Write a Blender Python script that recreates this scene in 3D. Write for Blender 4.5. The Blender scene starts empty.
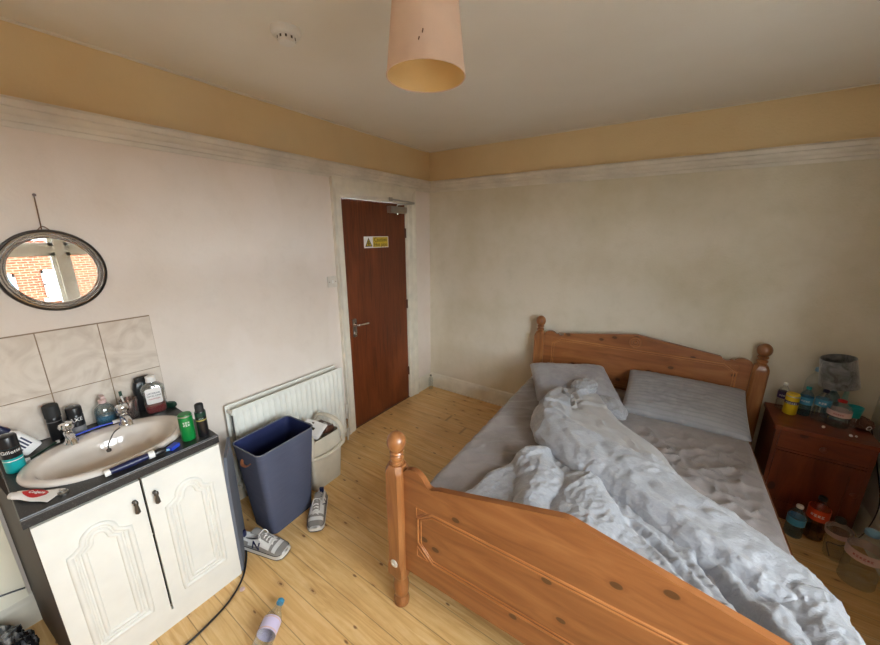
import bpy, bmesh, math, random
from mathutils import Vector, Matrix, noise
random.seed(7)
PI = math.pi
C = bpy.context.scene.collection
SC = bpy.context.scene

# ------------------------------------------------------------ camera
cam_d = bpy.data.cameras.new('camera'); cam = bpy.data.objects.new('camera', cam_d); C.objects.link(cam)
CP = Vector((2.215, -3.067, 1.723)); YAW, PITCH = -0.597, 0.252
fw = Vector((math.sin(YAW)*math.cos(PITCH), math.cos(YAW)*math.cos(PITCH), -math.sin(PITCH)))
cam.location = CP; cam.rotation_euler = fw.to_track_quat('-Z', 'Y').to_euler()
cam_d.sensor_fit = 'HORIZONTAL'; cam_d.sensor_width = 36.0; cam_d.lens = 36.0*348.2/880.0
cam_d.clip_start = 0.02; cam_d.clip_end = 200
SC.camera = cam

# ------------------------------------------------------------ light and exposure
SC.view_settings.view_transform = 'Standard'; SC.view_settings.look = 'None'
SC.view_settings.gamma = 1.0; SC.view_settings.use_curve_mapping = False
SC.view_settings.exposure = 0.50
SC.cycles.max_bounces = 12; SC.cycles.diffuse_bounces = 8; SC.cycles.glossy_bounces = 4
SC.cycles.transparent_max_bounces = 24; SC.cycles.transmission_bounces = 8
SC.cycles.caustics_reflective = False; SC.cycles.caustics_refractive = False
SC.cycles.sample_clamp_indirect = 8.0
world = bpy.data.worlds.new('sky'); SC.world = world; world.use_nodes = True
wbg = world.node_tree.nodes['Background']; wbg.inputs[0].default_value = (0.88, 0.94, 1.0, 1); wbg.inputs[1].default_value = 26.0
sun_d = bpy.data.lights.new('sun', 'SUN'); sun_d.energy = 1.0; sun_d.angle = 0.02; sun_d.color = (1, 0.93, 0.82)
sun = bpy.data.objects.new('sun', sun_d); C.objects.link(sun); sun.location = (-6, -8, 12)
sun.rotation_euler = Vector((0.80, 0.30, -0.55)).to_track_quat('-Z', 'Y').to_euler()
WX, WY0, WY1, WZ0, WZ1 = 3.34, -3.50, -1.80, 0.80, 2.16
for k, (y0, y1) in enumerate([(WY0, WY1)]):
    a = bpy.data.lights.new('window_daylight', 'AREA'); a.shape = 'RECTANGLE'; a.size = y1-y0; a.size_y = WZ1-WZ0
    a.cycles.is_portal = True; a.energy = 1
    ao = bpy.data.objects.new('window_daylight', a); C.objects.link(ao); ao.location = (WX+0.27, (y0+y1)/2, (WZ0+WZ1)/2)
    ao.rotation_euler = (PI/2, 0, PI/2)

# ------------------------------------------------------------ node helper
class N:
    def __init__(s, name):
        s.m = bpy.data.materials.new(name); s.m.use_nodes = True; s.t = s.m.node_tree; s.t.nodes.clear()
        s.out = s.t.nodes.new('ShaderNodeOutputMaterial')
        s.b = s.t.nodes.new('ShaderNodeBsdfPrincipled'); s.t.links.new(s.b.outputs[0], s.out.inputs[0])
        s.tc = s.t.nodes.new('ShaderNodeTexCoord')
    def set(s, inp, v):
        if hasattr(v, 'is_linked') or hasattr(v, 'links'): s.t.links.new(v, inp)
        else:
            if isinstance(v, (tuple, list)) and len(v) == 3 and len(inp.default_value) == 4: v = (*v, 1)
            inp.default_value = v
    def P(s, **k):
        for a, v in k.items(): s.set(s.b.inputs[a.replace('_', ' ')], v)
        return s
    def math(s, op, a, b=0.0, c=None):
        n = s.t.nodes.new('ShaderNodeMath'); n.operation = op; s.set(n.inputs[0], a); s.set(n.inputs[1], b)
        if c is not None: s.set(n.inputs[2], c)
        return n.outputs[0]
    def map(s, scale=(1, 1, 1), loc=(0, 0, 0), rot=(0, 0, 0), src=None):
        n = s.t.nodes.new('ShaderNodeMapping'); s.set(n.inputs['Vector'], src or s.tc.outputs['Object'])
        n.inputs['Scale'].default_value = scale; n.inputs['Rotation'].default_value = rot
        s.set(n.inputs['Location'], loc); return n.outputs[0]
    def noise(s, v=None, scale=5, detail=4, rough=0.5, dist=0.0):
        n = s.t.nodes.new('ShaderNodeTexNoise'); s.set(n.inputs['Vector'], v or s.tc.outputs['Object'])
        n.inputs['Scale'].default_value = scale; n.inputs['Detail'].default_value = detail
        n.inputs['Roughness'].default_value = rough; n.inputs['Distortion'].default_value = dist
        return n.outputs[0]
    def voro(s, v=None, scale=5, rnd=1.0, feature='F1', dims='3D'):
        n = s.t.nodes.new('ShaderNodeTexVoronoi'); n.feature = feature; n.voronoi_dimensions = dims; s.set(n.inputs['Vector'], v or s.tc.outputs['Object'])
        n.inputs['Scale'].default_value = scale; n.inputs['Randomness'].default_value = rnd; return n.outputs[0]
    def ramp(s, f, stops):
        n = s.t.nodes.new('ShaderNodeValToRGB'); s.set(n.inputs[0], f); e = n.color_ramp.elements
        while len(e) < len(stops): e.new(0.5)
        for q, (p, c) in zip(e, stops):
            q.position = p; q.color = (*c, 1) if isinstance(c, (tuple, list)) else (c, c, c, 1)
        return n.outputs[0]
    def mix(s, f, a, b, mode='MIX'):
        n = s.t.nodes.new('ShaderNodeMix'); n.data_type = 'RGBA'; n.blend_type = mode
        s.set(n.inputs[0], f); s.set(n.inputs[6], a); s.set(n.inputs[7], b); return n.outputs[2]
    def sep(s, v=None):
        n = s.t.nodes.new('ShaderNodeSeparateXYZ'); s.set(n.inputs[0], v or s.tc.outputs['Object']); return n.outputs
    def comb(s, x, y, z):
        n = s.t.nodes.new('ShaderNodeCombineXYZ'); s.set(n.inputs[0], x); s.set(n.inputs[1], y); s.set(n.inputs[2], z); return n.outputs[0]
    def white(s, v):
        n = s.t.nodes.new('ShaderNodeTexWhiteNoise'); n.noise_dimensions = '1D'; s.set(n.inputs['W'], v); return n.outputs[0]
    def bump(s, h, strength=0.3, dist=0.01):
        n = s.t.nodes.new('ShaderNodeBump'); n.inputs['Strength'].default_value = strength; n.inputs['Distance'].default_value = dist
        s.set(n.inputs['Height'], h); s.t.links.new(n.outputs[0], s.b.inputs['Normal']); return n

def lin(r, g, b):   # sRGB 0-255 to linear
    f = lambda c: ((c/255+0.055)/1.055)**2.4 if c > 10 else c/255/12.92
    return (f(r), f(g), f(b))

def simple(name, col, rough=0.5, metal=0.0, var=0.06, scale=12, bump=0.0, bscale=60, **k):
    n = N(name); c2 = tuple(max(0, c*(1-var*2.5)) for c in col)
    nz = n.noise(scale=scale, detail=4)
    n.P(Base_Color=n.mix(n.ramp(nz, [(0.35, 0.0), (0.7, 1.0)]), col, c2), Roughness=rough, Metallic=metal, **k)
    if bump: n.bump(n.noise(scale=bscale, detail=3), bump, 0.004)
    return n.m

def clear(name, tint=(1, 1, 1), gloss=0.38, rough=0.06, base=0.05):
    """thin clear plastic: mostly see-through with reflections at the rims"""
    n = N(name); t = n.t; t.nodes.remove(n.b)
    tr = t.nodes.new('ShaderNodeBsdfTransparent'); tr.inputs[0].default_value = (*tint, 1)
    gl = t.nodes.new('ShaderNodeBsdfGlossy'); gl.inputs[0].default_value = (0.9, 0.93, 0.95, 1); gl.inputs[1].default_value = rough
    df = t.nodes.new('ShaderNodeBsdfDiffuse'); df.inputs[0].default_value = (0.40*tint[0], 0.42*tint[1], 0.42*tint[2], 1)
    lw = t.nodes.new('ShaderNodeLayerWeight'); lw.inputs[0].default_value = 0.35
    wob = n.ramp(n.noise(scale=35, detail=2), [(0.42, 0.0), (0.75, 0.25)])
    f = n.math('ADD', n.math('MULTIPLY', lw.outputs['Facing'], gloss), base)
    m1 = t.nodes.new('ShaderNodeMixShader'); t.links.new(n.math('ADD', f, n.math('MULTIPLY', wob, 0.4)), m1.inputs[0])
    m0 = t.nodes.new('ShaderNodeMixShader'); m0.inputs[0].default_value = 0.25
    t.links.new(gl.outputs[0], m0.inputs[1]); t.links.new(df.outputs[0], m0.inputs[2])
    t.links.new(tr.outputs[0], m1.inputs[1]); t.links.new(m0.outputs[0], m1.inputs[2]); t.links.new(m1.outputs[0], n.out.inputs[0])
    return n.m

M = {}
# painted walls: cream below the picture rail, ochre frieze above it
def wall_mat(name, col, dirt, zsplit=2.19, tex=0.25, stain=0.4, patch=None):
    n = N(name); x, y, z = n.sep()
    big = n.ramp(n.noise(scale=1.3, detail=5, rough=0.6), [(0.42, 0.0), (0.72, 1.0)])
    sm = n.ramp(n.noise(scale=9, detail=6, rough=0.7), [(0.5, 0.0), (0.8, 1.0)])
    c = n.mix(n.math('MULTIPLY', big, stain), col, dirt)
    c = n.mix(n.math('MULTIPLY', sm, 0.16), c, tuple(d*0.75 for d in dirt))
    if patch:   # pale repainted patches
        pm = n.ramp(n.noise(n.map((0.8, 0.8, 0.45)), scale=2.3, detail=1.5), [(0.55, 0.0), (0.58, 1.0)])
        c = n.mix(n.math('MULTIPLY', pm, 0.35), c, patch)
    scuff = n.ramp(n.voro(n.map((1, 1, 0.8)), scale=2.3), [(0.0, 1.0), (0.02, 0.0)])
    c = n.mix(n.math('MULTIPLY', scuff, 0.5), c, (0.12, 0.09, 0.06))
    up = n.math('GREATER_THAN', z, zsplit)
    c = n.mix(up, c, n.mix(big, lin(222, 199, 156), lin(214, 189, 146)))
    n.P(Base_Color=c, Roughness=0.78)
    h = n.noise(n.map((1, 1, 1)), scale=70, detail=3, rough=0.6)
    n.bump(h, tex, 0.004); return n.m
M['wall_left'] = wall_mat('cream_pink_wall_paint', lin(226, 216, 207), lin(205, 188, 170), tex=0.15, patch=lin(232, 222, 216))
M['wall_back'] = wall_mat('cream_textured_wallpaper', lin(222, 215, 200), lin(194, 184, 152), tex=0.6, stain=0.65)
M['wall_dark'] = wall_mat('cream_wall_paint', lin(214, 208, 198), lin(190, 180, 165), tex=0.3)
n = N('ceiling_paint'); cc = n.ramp(n.noise(scale=1.1, detail=5), [(0.4, 0), (0.7, 1)])
n.P(Base_Color=n.mix(n.math('MULTIPLY', cc, 0.45), lin(236, 233, 227), lin(218, 212, 200)), Roughness=0.85); n.bump(n.noise(scale=9, detail=4), 0.25, 0.01); M['ceiling'] = n.m
M['trim'] = simple('cream_gloss_trim', lin(226, 220, 205), 0.4, var=0.05, bump=0.08, bscale=15)
M['trim_old'] = simple('aged_white_trim', lin(228, 222, 210), 0.45, var=0.08, scale=5, bump=0.1)
M['white_paint'] = simple('white_gloss', lin(235, 234, 228), 0.32, var=0.03)

# floor boards along x
n = N('pine_floorboards'); x, y, z = n.sep(); BW = 0.118
row = n.math('FLOOR', n.math('DIVIDE', y, BW)); fr = n.math('FRACT', n.math('DIVIDE', y, BW))
rr = n.white(row); off = n.math('MULTIPLY', rr, 7.3)
xx = n.math('ADD', x, off); pl = n.math('FLOOR', n.math('DIVIDE', xx, 4.6)); fx = n.math('FRACT', n.math('DIVIDE', xx, 4.6))
pid = n.white(n.math('ADD', n.math('MULTIPLY', pl, 13.7), row))
v = n.comb(n.math('ADD', x, n.math('MULTIPLY', pid, 31.0)), n.math('ADD', y, n.math('MULTIPLY', pid, 9.0)), 0.0)
g1 = n.noise(n.map((1.2, 17, 1), src=v), scale=2.2, detail=6, rough=0.6, dist=1.2)
g2 = n.noise(n.map((3, 90, 1), src=v), scale=3, detail=3)
c = n.ramp(g1, [(0.3, lin(243, 214, 160)), (0.5, lin(228, 190, 128)), (0.68, lin(204, 158, 98))])
c = n.mix(n.math('MULTIPLY', g2, 0.28), c, lin(196, 150, 92))
c = n.mix(n.math('MULTIPLY', pid, 0.35), c, lin(226, 176, 112))
wob = n.noise(n.map((1, 1, 1), src=v), scale=22, detail=2)
kd = n.math('ADD', n.voro(n.map((1.5, 3.9, 1), src=v), scale=2.0, dims='2D'), n.math('MULTIPLY', wob, 0.075))
km = n.ramp(n.noise(n.map((1.3, 3, 1), src=v), scale=1.7, detail=1), [(0.42, 0.0), (0.58, 1.0)])
c = n.mix(n.math('MULTIPLY', km, n.ramp(kd, [(0.05, 0.55), (0.12, 0.25), (0.26, 0.0)])), c, lin(172, 116, 64))
c = n.mix(n.math('MULTIPLY', km, n.ramp(kd, [(0.085, 0.0), (0.10, 0.4), (0.115, 0.0)])), c, lin(150, 95, 50))
c = n.mix(n.ramp(kd, [(0.060, 0.85), (0.085, 0.0)]), c, lin(110, 66, 34))
dirt = n.ramp(n.noise(scale=1.6, detail=6, rough=0.65), [(0.45, 0.0), (0.75, 0.45)])
c = n.mix(dirt, c, lin(180, 135, 85))
ed = n.math('ABSOLUTE', n.math('SUBTRACT', fr, 0.5)); seam = n.ramp(ed, [(0.482, 0.0), (0.494, 1.0)])
ex = n.math('ABSOLUTE', n.math('SUBTRACT', fx, 0.5)); seam2 = n.ramp(ex, [(0.4985, 0.0), (0.4995, 1.0)])
sm = n.math('MAXIMUM', seam, seam2)
n.P(Base_Color=n.mix(n.math('MULTIPLY', sm, 0.5), c, lin(84, 50, 25)), Roughness=0.38)
n.bump(n.math('SUBTRACT', n.math('MULTIPLY', g1, 0.1), sm), 0.5, 0.003); M['floor'] = n.m

def wood(name, light, mid, dark, axis='x', rough=0.35, knots=True, coat=0.3, kscale=1.25):
    n = N(name); s = {'x': (1.3, 9, 9), 'y': (9, 1.3, 9), 'z': (9, 9, 1.3)}[axis]
    f = {'x': (6, 120, 120), 'y': (120, 6, 120), 'z': (120, 120, 6)}[axis]
    kx = {'x': (0.8, 1.3, 1.3), 'y': (1.3, 0.8, 1.3), 'z': (1.3, 1.3, 0.8)}[axis]
    g = n.noise(n.map(s), scale=2.0, detail=5, rough=0.55, dist=0.8)
    c = n.ramp(g, [(0.3, light), (0.5, mid), (0.7, dark)])
    c = n.mix(n.math('MULTIPLY', n.noise(n.map(f), scale=1, detail=2), 0.35), c, dark)
    if knots:
        sx_, sy_, sz_ = n.sep(); wq = n.math('MULTIPLY', n.noise(scale=14, detail=2), 0.06)
        k = n.math('ADD', n.voro(n.map({'x': (0.75, 1.15, 1), 'y': (1, 1, 1), 'z': (1.15, 0.75, 1)}[axis], src=n.comb(sx_, sz_, 0.0)), scale=3.9*kscale, dims='2D'), wq)
        c = n.mix(n.ramp(k, [(0.09, 0.0), (0.12, 0.45), (0.17, 0.0)]), c, dark)
        c = n.mix(n.ramp(k, [(0.085, 0.9), (0.105, 0.0)]), c, tuple(q*0.35 for q in dark))
    n.P(Base_Color=c, Roughness=rough, Coat_Weight=coat, Coat_Roughness=0.2)
    n.bump(g, 0.08, 0.003); return n.m
PL, PM_, PD = lin(164, 108, 64), lin(145, 90, 50), lin(120, 70, 36)
M['pine_x'] = wood('varnished_pine_rail', PL, PM_, PD, 'x')
M['pine_y'] = wood('varnished_pine_side', PL, PM_, PD, 'y')
M['pine_z'] = wood('varnished_pine_post', lin(172, 118, 70), lin(152, 98, 54), lin(122, 74, 40), 'z', knots=False)
M['pine_mould'] = wood('varnished_pine_moulding', lin(196, 136, 82), lin(178, 116, 66), lin(148, 92, 50), 'x', knots=False)
M['mahog_x'] = wood('mahogany_stained_pine', lin(128, 60, 31), lin(112, 47, 23), lin(84, 33, 16), 'x', 0.35)
M['mahog_z'] = wood('mahogany_stained_panel', lin(120, 52, 27), lin(104, 42, 21), lin(78, 31, 16), 'z', 0.35, kscale=0.8)
# veneer door
n = N('sapele_door_veneer')
g = n.noise(n.map((8, 22, 1.2)), scale=1.6, detail=6, rough=0.6, dist=1.5)
c = n.ramp(g, [(0.3, lin(122, 62, 30)), (0.52, lin(102, 49, 23)), (0.72, lin(74, 34, 16))])
c = n.mix(n.math('MULTIPLY', n.noise(n.map((1, 150, 5)), scale=1, detail=2), 0.5), c, lin(84, 36, 16))
lo = n.ramp(n.noise(n.map((1, 3, 1.0)), scale=1.5, detail=3), [(0.5, 0.0), (0.8, 0.45)])
c = n.mix(lo, c, lin(165, 90, 48))
n.P(Base_Color=c, Roughness=0.38); n.bump(g, 0.05, 0.002); M['door'] = n.m

def fabric(name, c1, c2, rough=0.75, sheen=0.3, wr=0.5, wscale=14, weave=True, stripes=None, stretch=(1, 1, 1)):
    n = N(name); nz = n.noise(n.map(stretch), scale=wscale, detail=6, rough=0.62, dist=0.9)
    c = n.mix(n.ramp(nz, [(0.38, 0.0), (0.62, 1.0)]), c2, c1)
    h = nz
    if stripes:
        xs = n.sep()[stripes[0]]; st = n.math('SINE', n.math('MULTIPLY', xs, stripes[1]))
        st = n.ramp(st, [(0.45, 0.0), (0.6, 1.0)]); c = n.mix(n.math('MULTIPLY', st, 0.30), c, tuple(q*0.55 for q in c1))
    if weave:
        w = n.voro(n.map((1, 1, 1)), scale=150); h = n.math('ADD', nz, n.math('MULTIPLY', w, 0.10))
    n.P(Base_Color=c, Roughness=rough, Sheen_Weight=sheen)
    n.bump(h, wr, 0.012); return n.m
M['sheet'] = fabric('grey_cotton_sheet', lin(146, 138, 137), lin(132, 125, 124), 0.55, wr=0.35, wscale=7)
M['duvet'] = fabric('silver_grey_duvet_cotton', lin(164, 166, 172), lin(152, 154, 161), 0.45, wr=0.42, wscale=34, sheen=0.4, stretch=(1, 1.6, 1))
M['duvet_under'] = fabric('silver_grey_duvet_lining', lin(168, 166, 166), lin(160, 158, 159), 0.5, wr=0.12, wscale=9, sheen=0.3)
M['pillow_plain'] = fabric('grey_pillowcase', lin(156, 154, 158), lin(142, 140, 146), 0.6, wr=0.25, wscale=8)
M['pillow_stripe'] = fabric('striped_grey_pillowcase', lin(152, 152, 156), lin(140, 140, 145), 0.6, wr=0.15, wscale=8, stripes=(1, 200))
n = N('navy_woven_fabric'); w = n.noise(n.map((8, 8, 260)), scale=1, detail=2); w2 = n.noise(scale=3, detail=3)
n.P(Base_Color=n.mix(w2, n.mix(w, lin(60, 66, 90), lin(98, 103, 122)), lin(68, 74, 98)), Roughness=0.85); n.bump(w, 0.3, 0.003); M['navy'] = n.m
M['navy_in'] = simple('navy_lining', lin(28, 38, 84), 0.6)
M['cream_plastic'] = simple('cream_plastic', lin(214, 208, 192), 0.45, var=0.05)
M['cream_dark'] = simple('beige_plastic', lin(198, 190, 172), 0.5)
M['radiator'] = simple('white_radiator_enamel', lin(232, 232, 224), 0.35, var=0.03)
M['chrome'] = simple('chrome', (0.75, 0.75, 0.76), 0.12, 1.0, var=0.02)
M['steel'] = simple('brushed_steel', (0.5, 0.49, 0.47), 0.32, 1.0)
M['pewter'] = simple('dark_pewter', (0.12, 0.11, 0.10), 0.4, 0.8)
M['black'] = simple('black_plastic', (0.012, 0.012, 0.014), 0.3)
M['blackmat'] = simple('matt_black_rubber', (0.02, 0.02, 0.02), 0.7)
n = N('black_laminate'); n.P(Base_Color=n.mix(n.ramp(n.noise(scale=220, detail=2), [(0.55, 0), (0.7, 1)]), (0.018, 0.018, 0.020), (0.06, 0.06, 0.06)), Roughness=0.35); n.bump(n.noise(scale=150, detail=2), 0.1, 0.002); M['worktop'] = n.m
M['cab'] = simple('white_foil_door', lin(224, 223, 217), 0.4, var=0.025)
M['carcass'] = simple('dark_unit_side', lin(60, 48, 38), 0.6)
M['basin'] = simple('pinkish_cream_ceramic', lin(226, 218, 210), 0.12, var=0.03, Coat_Weight=0.5)
n = N('marbled_ceramic_tile'); n.P(Base_Color=n.mix(n.ramp(n.noise(scale=7, detail=6, dist=2.0), [(0.4, 0), (0.75, 1)]), lin(222, 212, 200), lin(196, 182, 168)), Roughness=0.12); n.bump(n.noise(scale=6, detail=2), 0.15, 0.01); M['tile'] = n.m
M['grout'] = simple('brown_grout', lin(150, 128, 104), 0.8)
M['white'] = simple('white_plastic', lin(232, 231, 228), 0.35, var=0.02)
M['offwhite'] = simple('aged_white_plastic', lin(218, 212, 202), 0.45)
n = N('mirror_silver'); n.P(Base_Color=(0.93, 0.94, 0.93), Metallic=1.0, Roughness=0.01); M['mirror'] = n.m
M['mframe'] = simple('pewter_mirror_frame', (0.50, 0.47, 0.44), 0.2, 0.95)
M['mframe_dark'] = simple('dark_frame_edge', (0.055, 0.045, 0.038), 0.35, 0.7)
M['string'] = simple('brown_string', lin(130, 100, 76), 0.9)
M['shade_out'] = simple('peach_lampshade_fabric', lin(224, 194, 172), 0.85, var=0.03, bump=0.1, bscale=200)
n = N('yellowed_shade_lining'); n.P(Base_Color=lin(232, 200, 140), Roughness=0.6); M['shade_in'] = n.m
M['stain'] = simple('brown_stain', lin(110, 75, 55), 0.9)
M['bulb'] = simple('opal_bulb', lin(236, 216, 196), 0.3)
M['glass'] = clear('window_glass', (0.97, 0.98, 0.97), 0.25, 0.01, 0.02)
M['pet'] = clear('clear_bottle_plastic', (0.93, 0.95, 0.95))
M['pet_blue'] = clear('blue_bottle_plastic', (0.55, 0.78, 0.92))
M['pet_amber'] = clear('amber_bottle_plastic', (0.85, 0.66, 0.45))
M['pet_pink'] = clear('pinkish_cup_plastic', (0.85, 0.72, 0.68), base=0.4)
M['soap_body'] = clear('soap_bottle_plastic', (0.78, 0.85, 0.85), base=0.28)
M['water'] = clear('still_liquid', (0.80, 0.86, 0.86), 0.3, 0.03, 0.05)
M['cola'] = simple('brown_liquid', (0.10, 0.035, 0.01), 0.1)
for nm, c in dict(red=(190, 28, 34), crimson=(170, 24, 40), green=(16, 128, 58), dkgreen=(22, 60, 46), yellow=(222, 190, 30), teal=(20, 160, 164), blue=(40, 70, 190), skyblue=(120, 170, 205), navyp=(26, 32, 74), purple=(60, 40, 92), orange=(226, 74, 30), pink=(214, 184, 180), lilac=(206, 196, 226), pwhite=(236, 234, 232), gold=(170, 160, 90), tan=(150, 92, 60), slate=(104, 108, 118), brown=(92, 58, 44), signyellow=(206, 178, 48), darktext=(36, 30, 14), grey=(130, 130, 132), mint=(150, 190, 176), foil=(190, 190, 192), cyan=(70, 150, 190)).items():
    M[nm] = simple('coloured_'+nm if nm not in ('foil',) else 'aluminium', lin(*c), 0.35 if nm != 'slate' else 0.8, 1.0 if nm == 'foil' else 0.0, var=0.03)
M['suede'] = simple('grey_suede', lin(146, 142, 138), 0.9, bump=0.3, bscale=120)
M['mesh_white'] = simple('white_shoe_mesh', lin(226, 224, 222), 0.8, bump=0.4, bscale=300)
M['sole_white'] = simple('white_foam_sole', lin(222, 220, 216), 0.6)
M['sole_dark'] = simple('dark_outsole', lin(66, 62, 62), 0.8)
M['lamp_velvet'] = fabric('crushed_grey_velvet', lin(138, 142, 146), lin(62, 66, 70), 0.45, wr=0.6, wscale=16, sheen=0.8)
n = N('crumpled_silver_plastic'); bz = n.ramp(n.noise(n.map((1, 3, 1)), scale=13, detail=4), [(0.45, 0.0), (0.6, 1.0)]); n.P(Base_Color=n.mix(bz, (0.03, 0.03, 0.035), (0.42, 0.43, 0.46)), Metallic=0.6, Roughness=0.2); n.bump(n.noise(scale=25, detail=4), 0.7, 0.01); M['bag'] = n.m
M['pale_panel'] = simple('bright_wall_cream', lin(244, 240, 222), 0.5, var=0.04, scale=4)
n = N('red_brick'); bt = n.t.nodes.new('ShaderNodeTexBrick'); n.set(bt.inputs['Vector'], n.comb(n.sep()[1], n.sep()[2], 0.0))
bt.inputs['Color1'].default_value = (*lin(88, 44, 27), 1); bt.inputs['Color2'].default_value = (*lin(66, 34, 22), 1); bt.inputs['Mortar'].default_value = (*lin(88, 76, 64), 1)  # two dark red brick tones and a grey-brown mortar
bt.inputs['Scale'].default_value = 1.0; bt.inputs['Brick Width'].default_value = 0.225; bt.inputs['Row Height'].default_value = 0.075; bt.inputs['Mortar Size'].default_value = 0.01
n.P(Base_Color=bt.outputs[0], Roughness=0.9, Specular_IOR_Level=0.0); M['brick'] = n.m
M['asphalt'] = simple('street_paving', lin(150, 146, 140), 0.9)

# ------------------------------------------------------------ mesh helpers
def box(bm, x0, x1, y0, y1, z0, z1, mi=0):
    vs = [bm.verts.new(p) for p in ((x0,y0,z0),(x1,y0,z0),(x1,y1,z0),(x0,y1,z0),(x0,y0,z1),(x1,y0,z1),(x1,y1,z1),(x0,y1,z1))]
    for f in ((0,3,2,1),(4,5,6,7),(0,1,5,4),(1,2,6,5),(2,3,7,6),(3,0,4,7)):
        fc = bm.faces.new([vs[i] for i in f]); fc.material_index = mi
    return vs
def loft(bm, rings, close=True, cap0=True, cap1=True, mi=0):
    R = [[bm.verts.new(p) for p in r] for r in rings]; k = len(R[0])
    for a, b in zip(R, R[1:]):
        for i in range(k if close else k-1):
            j = (i+1) % k
            f = bm.faces.new((a[i], a[j], b[j], b[i])); f.material_index = mi
    if cap0: bm.faces.new(R[0][::-1]).material_index = mi
    if cap1: bm.faces.new(R[-1]).material_index = mi
    return R
def lathe(bm, prof, seg=28, loc=(0, 0, 0), cap0=True, cap1=True, sx=1, sy=1, mi=0, rot=None):
    rings = []
    for r, z in prof:
        ring = [Vector((max(r, 1e-4)*sx*math.cos(2*PI*i/seg), max(r, 1e-4)*sy*math.sin(2*PI*i/seg), z)) for i in range(seg)]
        if rot: ring = [rot @ p for p in ring]
        rings.append([p+Vector(loc) for p in ring])
    return loft(bm, rings, True, cap0, cap1, mi)
def tube(bm, pts, r, seg=10, closed=False, mi=0, flat=1.0, caps=True):
    pts = [Vector(p) for p in pts]; n = len(pts); rings = []
    up = Vector((0, 0, 1)); prev = None
    for i, p in enumerate(pts):
        if closed: t = pts[(i+1) % n]-pts[i-1]
        else: t = pts[min(i+1, n-1)]-pts[max(i-1, 0)]
        t.normalize()
        if prev is None:
            a = up if abs(t.dot(up)) < 0.9 else Vector((1, 0, 0)); s = t.cross(a).normalized()
        else: s = (prev-t*prev.dot(t)).normalized()
        prev = s; q = t.cross(s)
        rr = r[i] if isinstance(r, (list, tuple)) else r
        rings.append([p+s*rr*math.cos(2*PI*k/seg)+q*rr*flat*math.sin(2*PI*k/seg) for k in range(seg)])
    if closed: rings.append(rings[0]); R = loft(bm, rings[:-1], True, False, False, mi); a, b = R[-1], R[0]; \
        [bm.faces.new((a[i], a[(i+1) % seg], b[(i+1) % seg], b[i])) for i in range(seg)]
    else: loft(bm, rings, True, caps, caps, mi)
def smoothpath(pts, k=8, closed=False):
    pts = [Vector(p) for p in pts]; out = []; n = len(pts)
    rng = range(n) if closed else range(n-1)
    for i in rng:
        p0 = pts[i-1] if (closed or i > 0) else pts[0]; p1 = pts[i]; p2 = pts[(i+1) % n]; p3 = pts[(i+2) % n] if (closed or i+2 < n) else pts[-1]
        for j in range(k):
            t = j/k; out.append(0.5*((2*p1)+(-p0+p2)*t+(2*p0-5*p1+4*p2-p3)*t*t+(-p0+3*p1-3*p2+p3)*t**3))
    if not closed: out.append(pts[-1])
    return out
def prism(bm, poly, d0, d1, axis='y', mi=0):
    """poly: 2D outline; extruded along axis from d0 to d1"""
    f = {'y': lambda a, b, d: (a, d, b), 'x': lambda a, b, d: (d, a, b), 'z': lambda a, b, d: (a, b, d)}[axis]
    A = [bm.verts.new(f(a, b, d0)) for a, b in poly]; B = [bm.verts.new(f(a, b, d1)) for a, b in poly]; n = len(poly)
    bm.faces.new(A).material_index = mi; bm.faces.new(B[::-1]).material_index = mi
    for i in range(n): bm.faces.new((A[i], B[i], B[(i+1) % n], A[(i+1) % n])).material_index = mi
def rrect(w, d, r, seg=5, cx=0, cy=0):
    out = []
    for sx, sy, a0 in ((1, 1, 0), (-1, 1, PI/2), (-1, -1, PI), (1, -1, 3*PI/2)):
        for i in range(seg+1):
            a = a0+PI/2*i/seg; out.append((cx+sx*(w/2-r)+r*math.cos(a), cy+sy*(d/2-r)+r*math.sin(a)))
    return out
def obj(name, bm, mat, parent=None, smooth=False, bevel=0, subsurf=0, loc=None, rotz=None, autosm=True):
    if bevel:
        bmesh.ops.bevel(bm, geom=[e for e in bm.edges if e.is_manifold and e.calc_face_angle(0) > 0.5], offset=bevel, segments=2, affect='EDGES', clamp_overlap=True)
    bmesh.ops.recalc_face_normals(bm, faces=bm.faces[:])
    me = bpy.data.meshes.new(name); bm.to_mesh(me); bm.free()
    for m in (mat if isinstance(mat, (list, tuple)) else [mat]): me.materials.append(M[m] if isinstance(m, str) else m)
    if smooth or bevel:
        me.shade_smooth()
        try: me.set_sharp_from_angle(angle=math.radians(50))
        except Exception: pass
    o = bpy.data.objects.new(name, me); C.objects.link(o)
    if parent: o.parent = parent
    if loc is not None: o.location = loc
    if rotz is not None: o.rotation_euler = (0, 0, rotz)
    if subsurf:
        s = o.modifiers.new('smooth', 'SUBSURF'); s.levels = subsurf; s.render_levels = subsurf
    return o
def nb(): return bmesh.new()
def thing(name, label, cat, loc=(0, 0, 0), rotz=0, group=None, rot=None):
    o = bpy.data.objects.new(name, None); C.objects.link(o); o.location = loc; o.rotation_euler = rot or (0, 0, rotz)
    o.empty_display_size = 0.05; return tag(o, label, cat, group)
def tag(o, label, cat, group=None):
    o['label'] = label; o['category'] = cat
    if group: o['group'] = group
    return o
def struct(name, bm, mat, parent=None, **k):
    o = obj(name, bm, mat, parent, **k)
    if parent is None: o['kind'] = 'structure'
    return o
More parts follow.
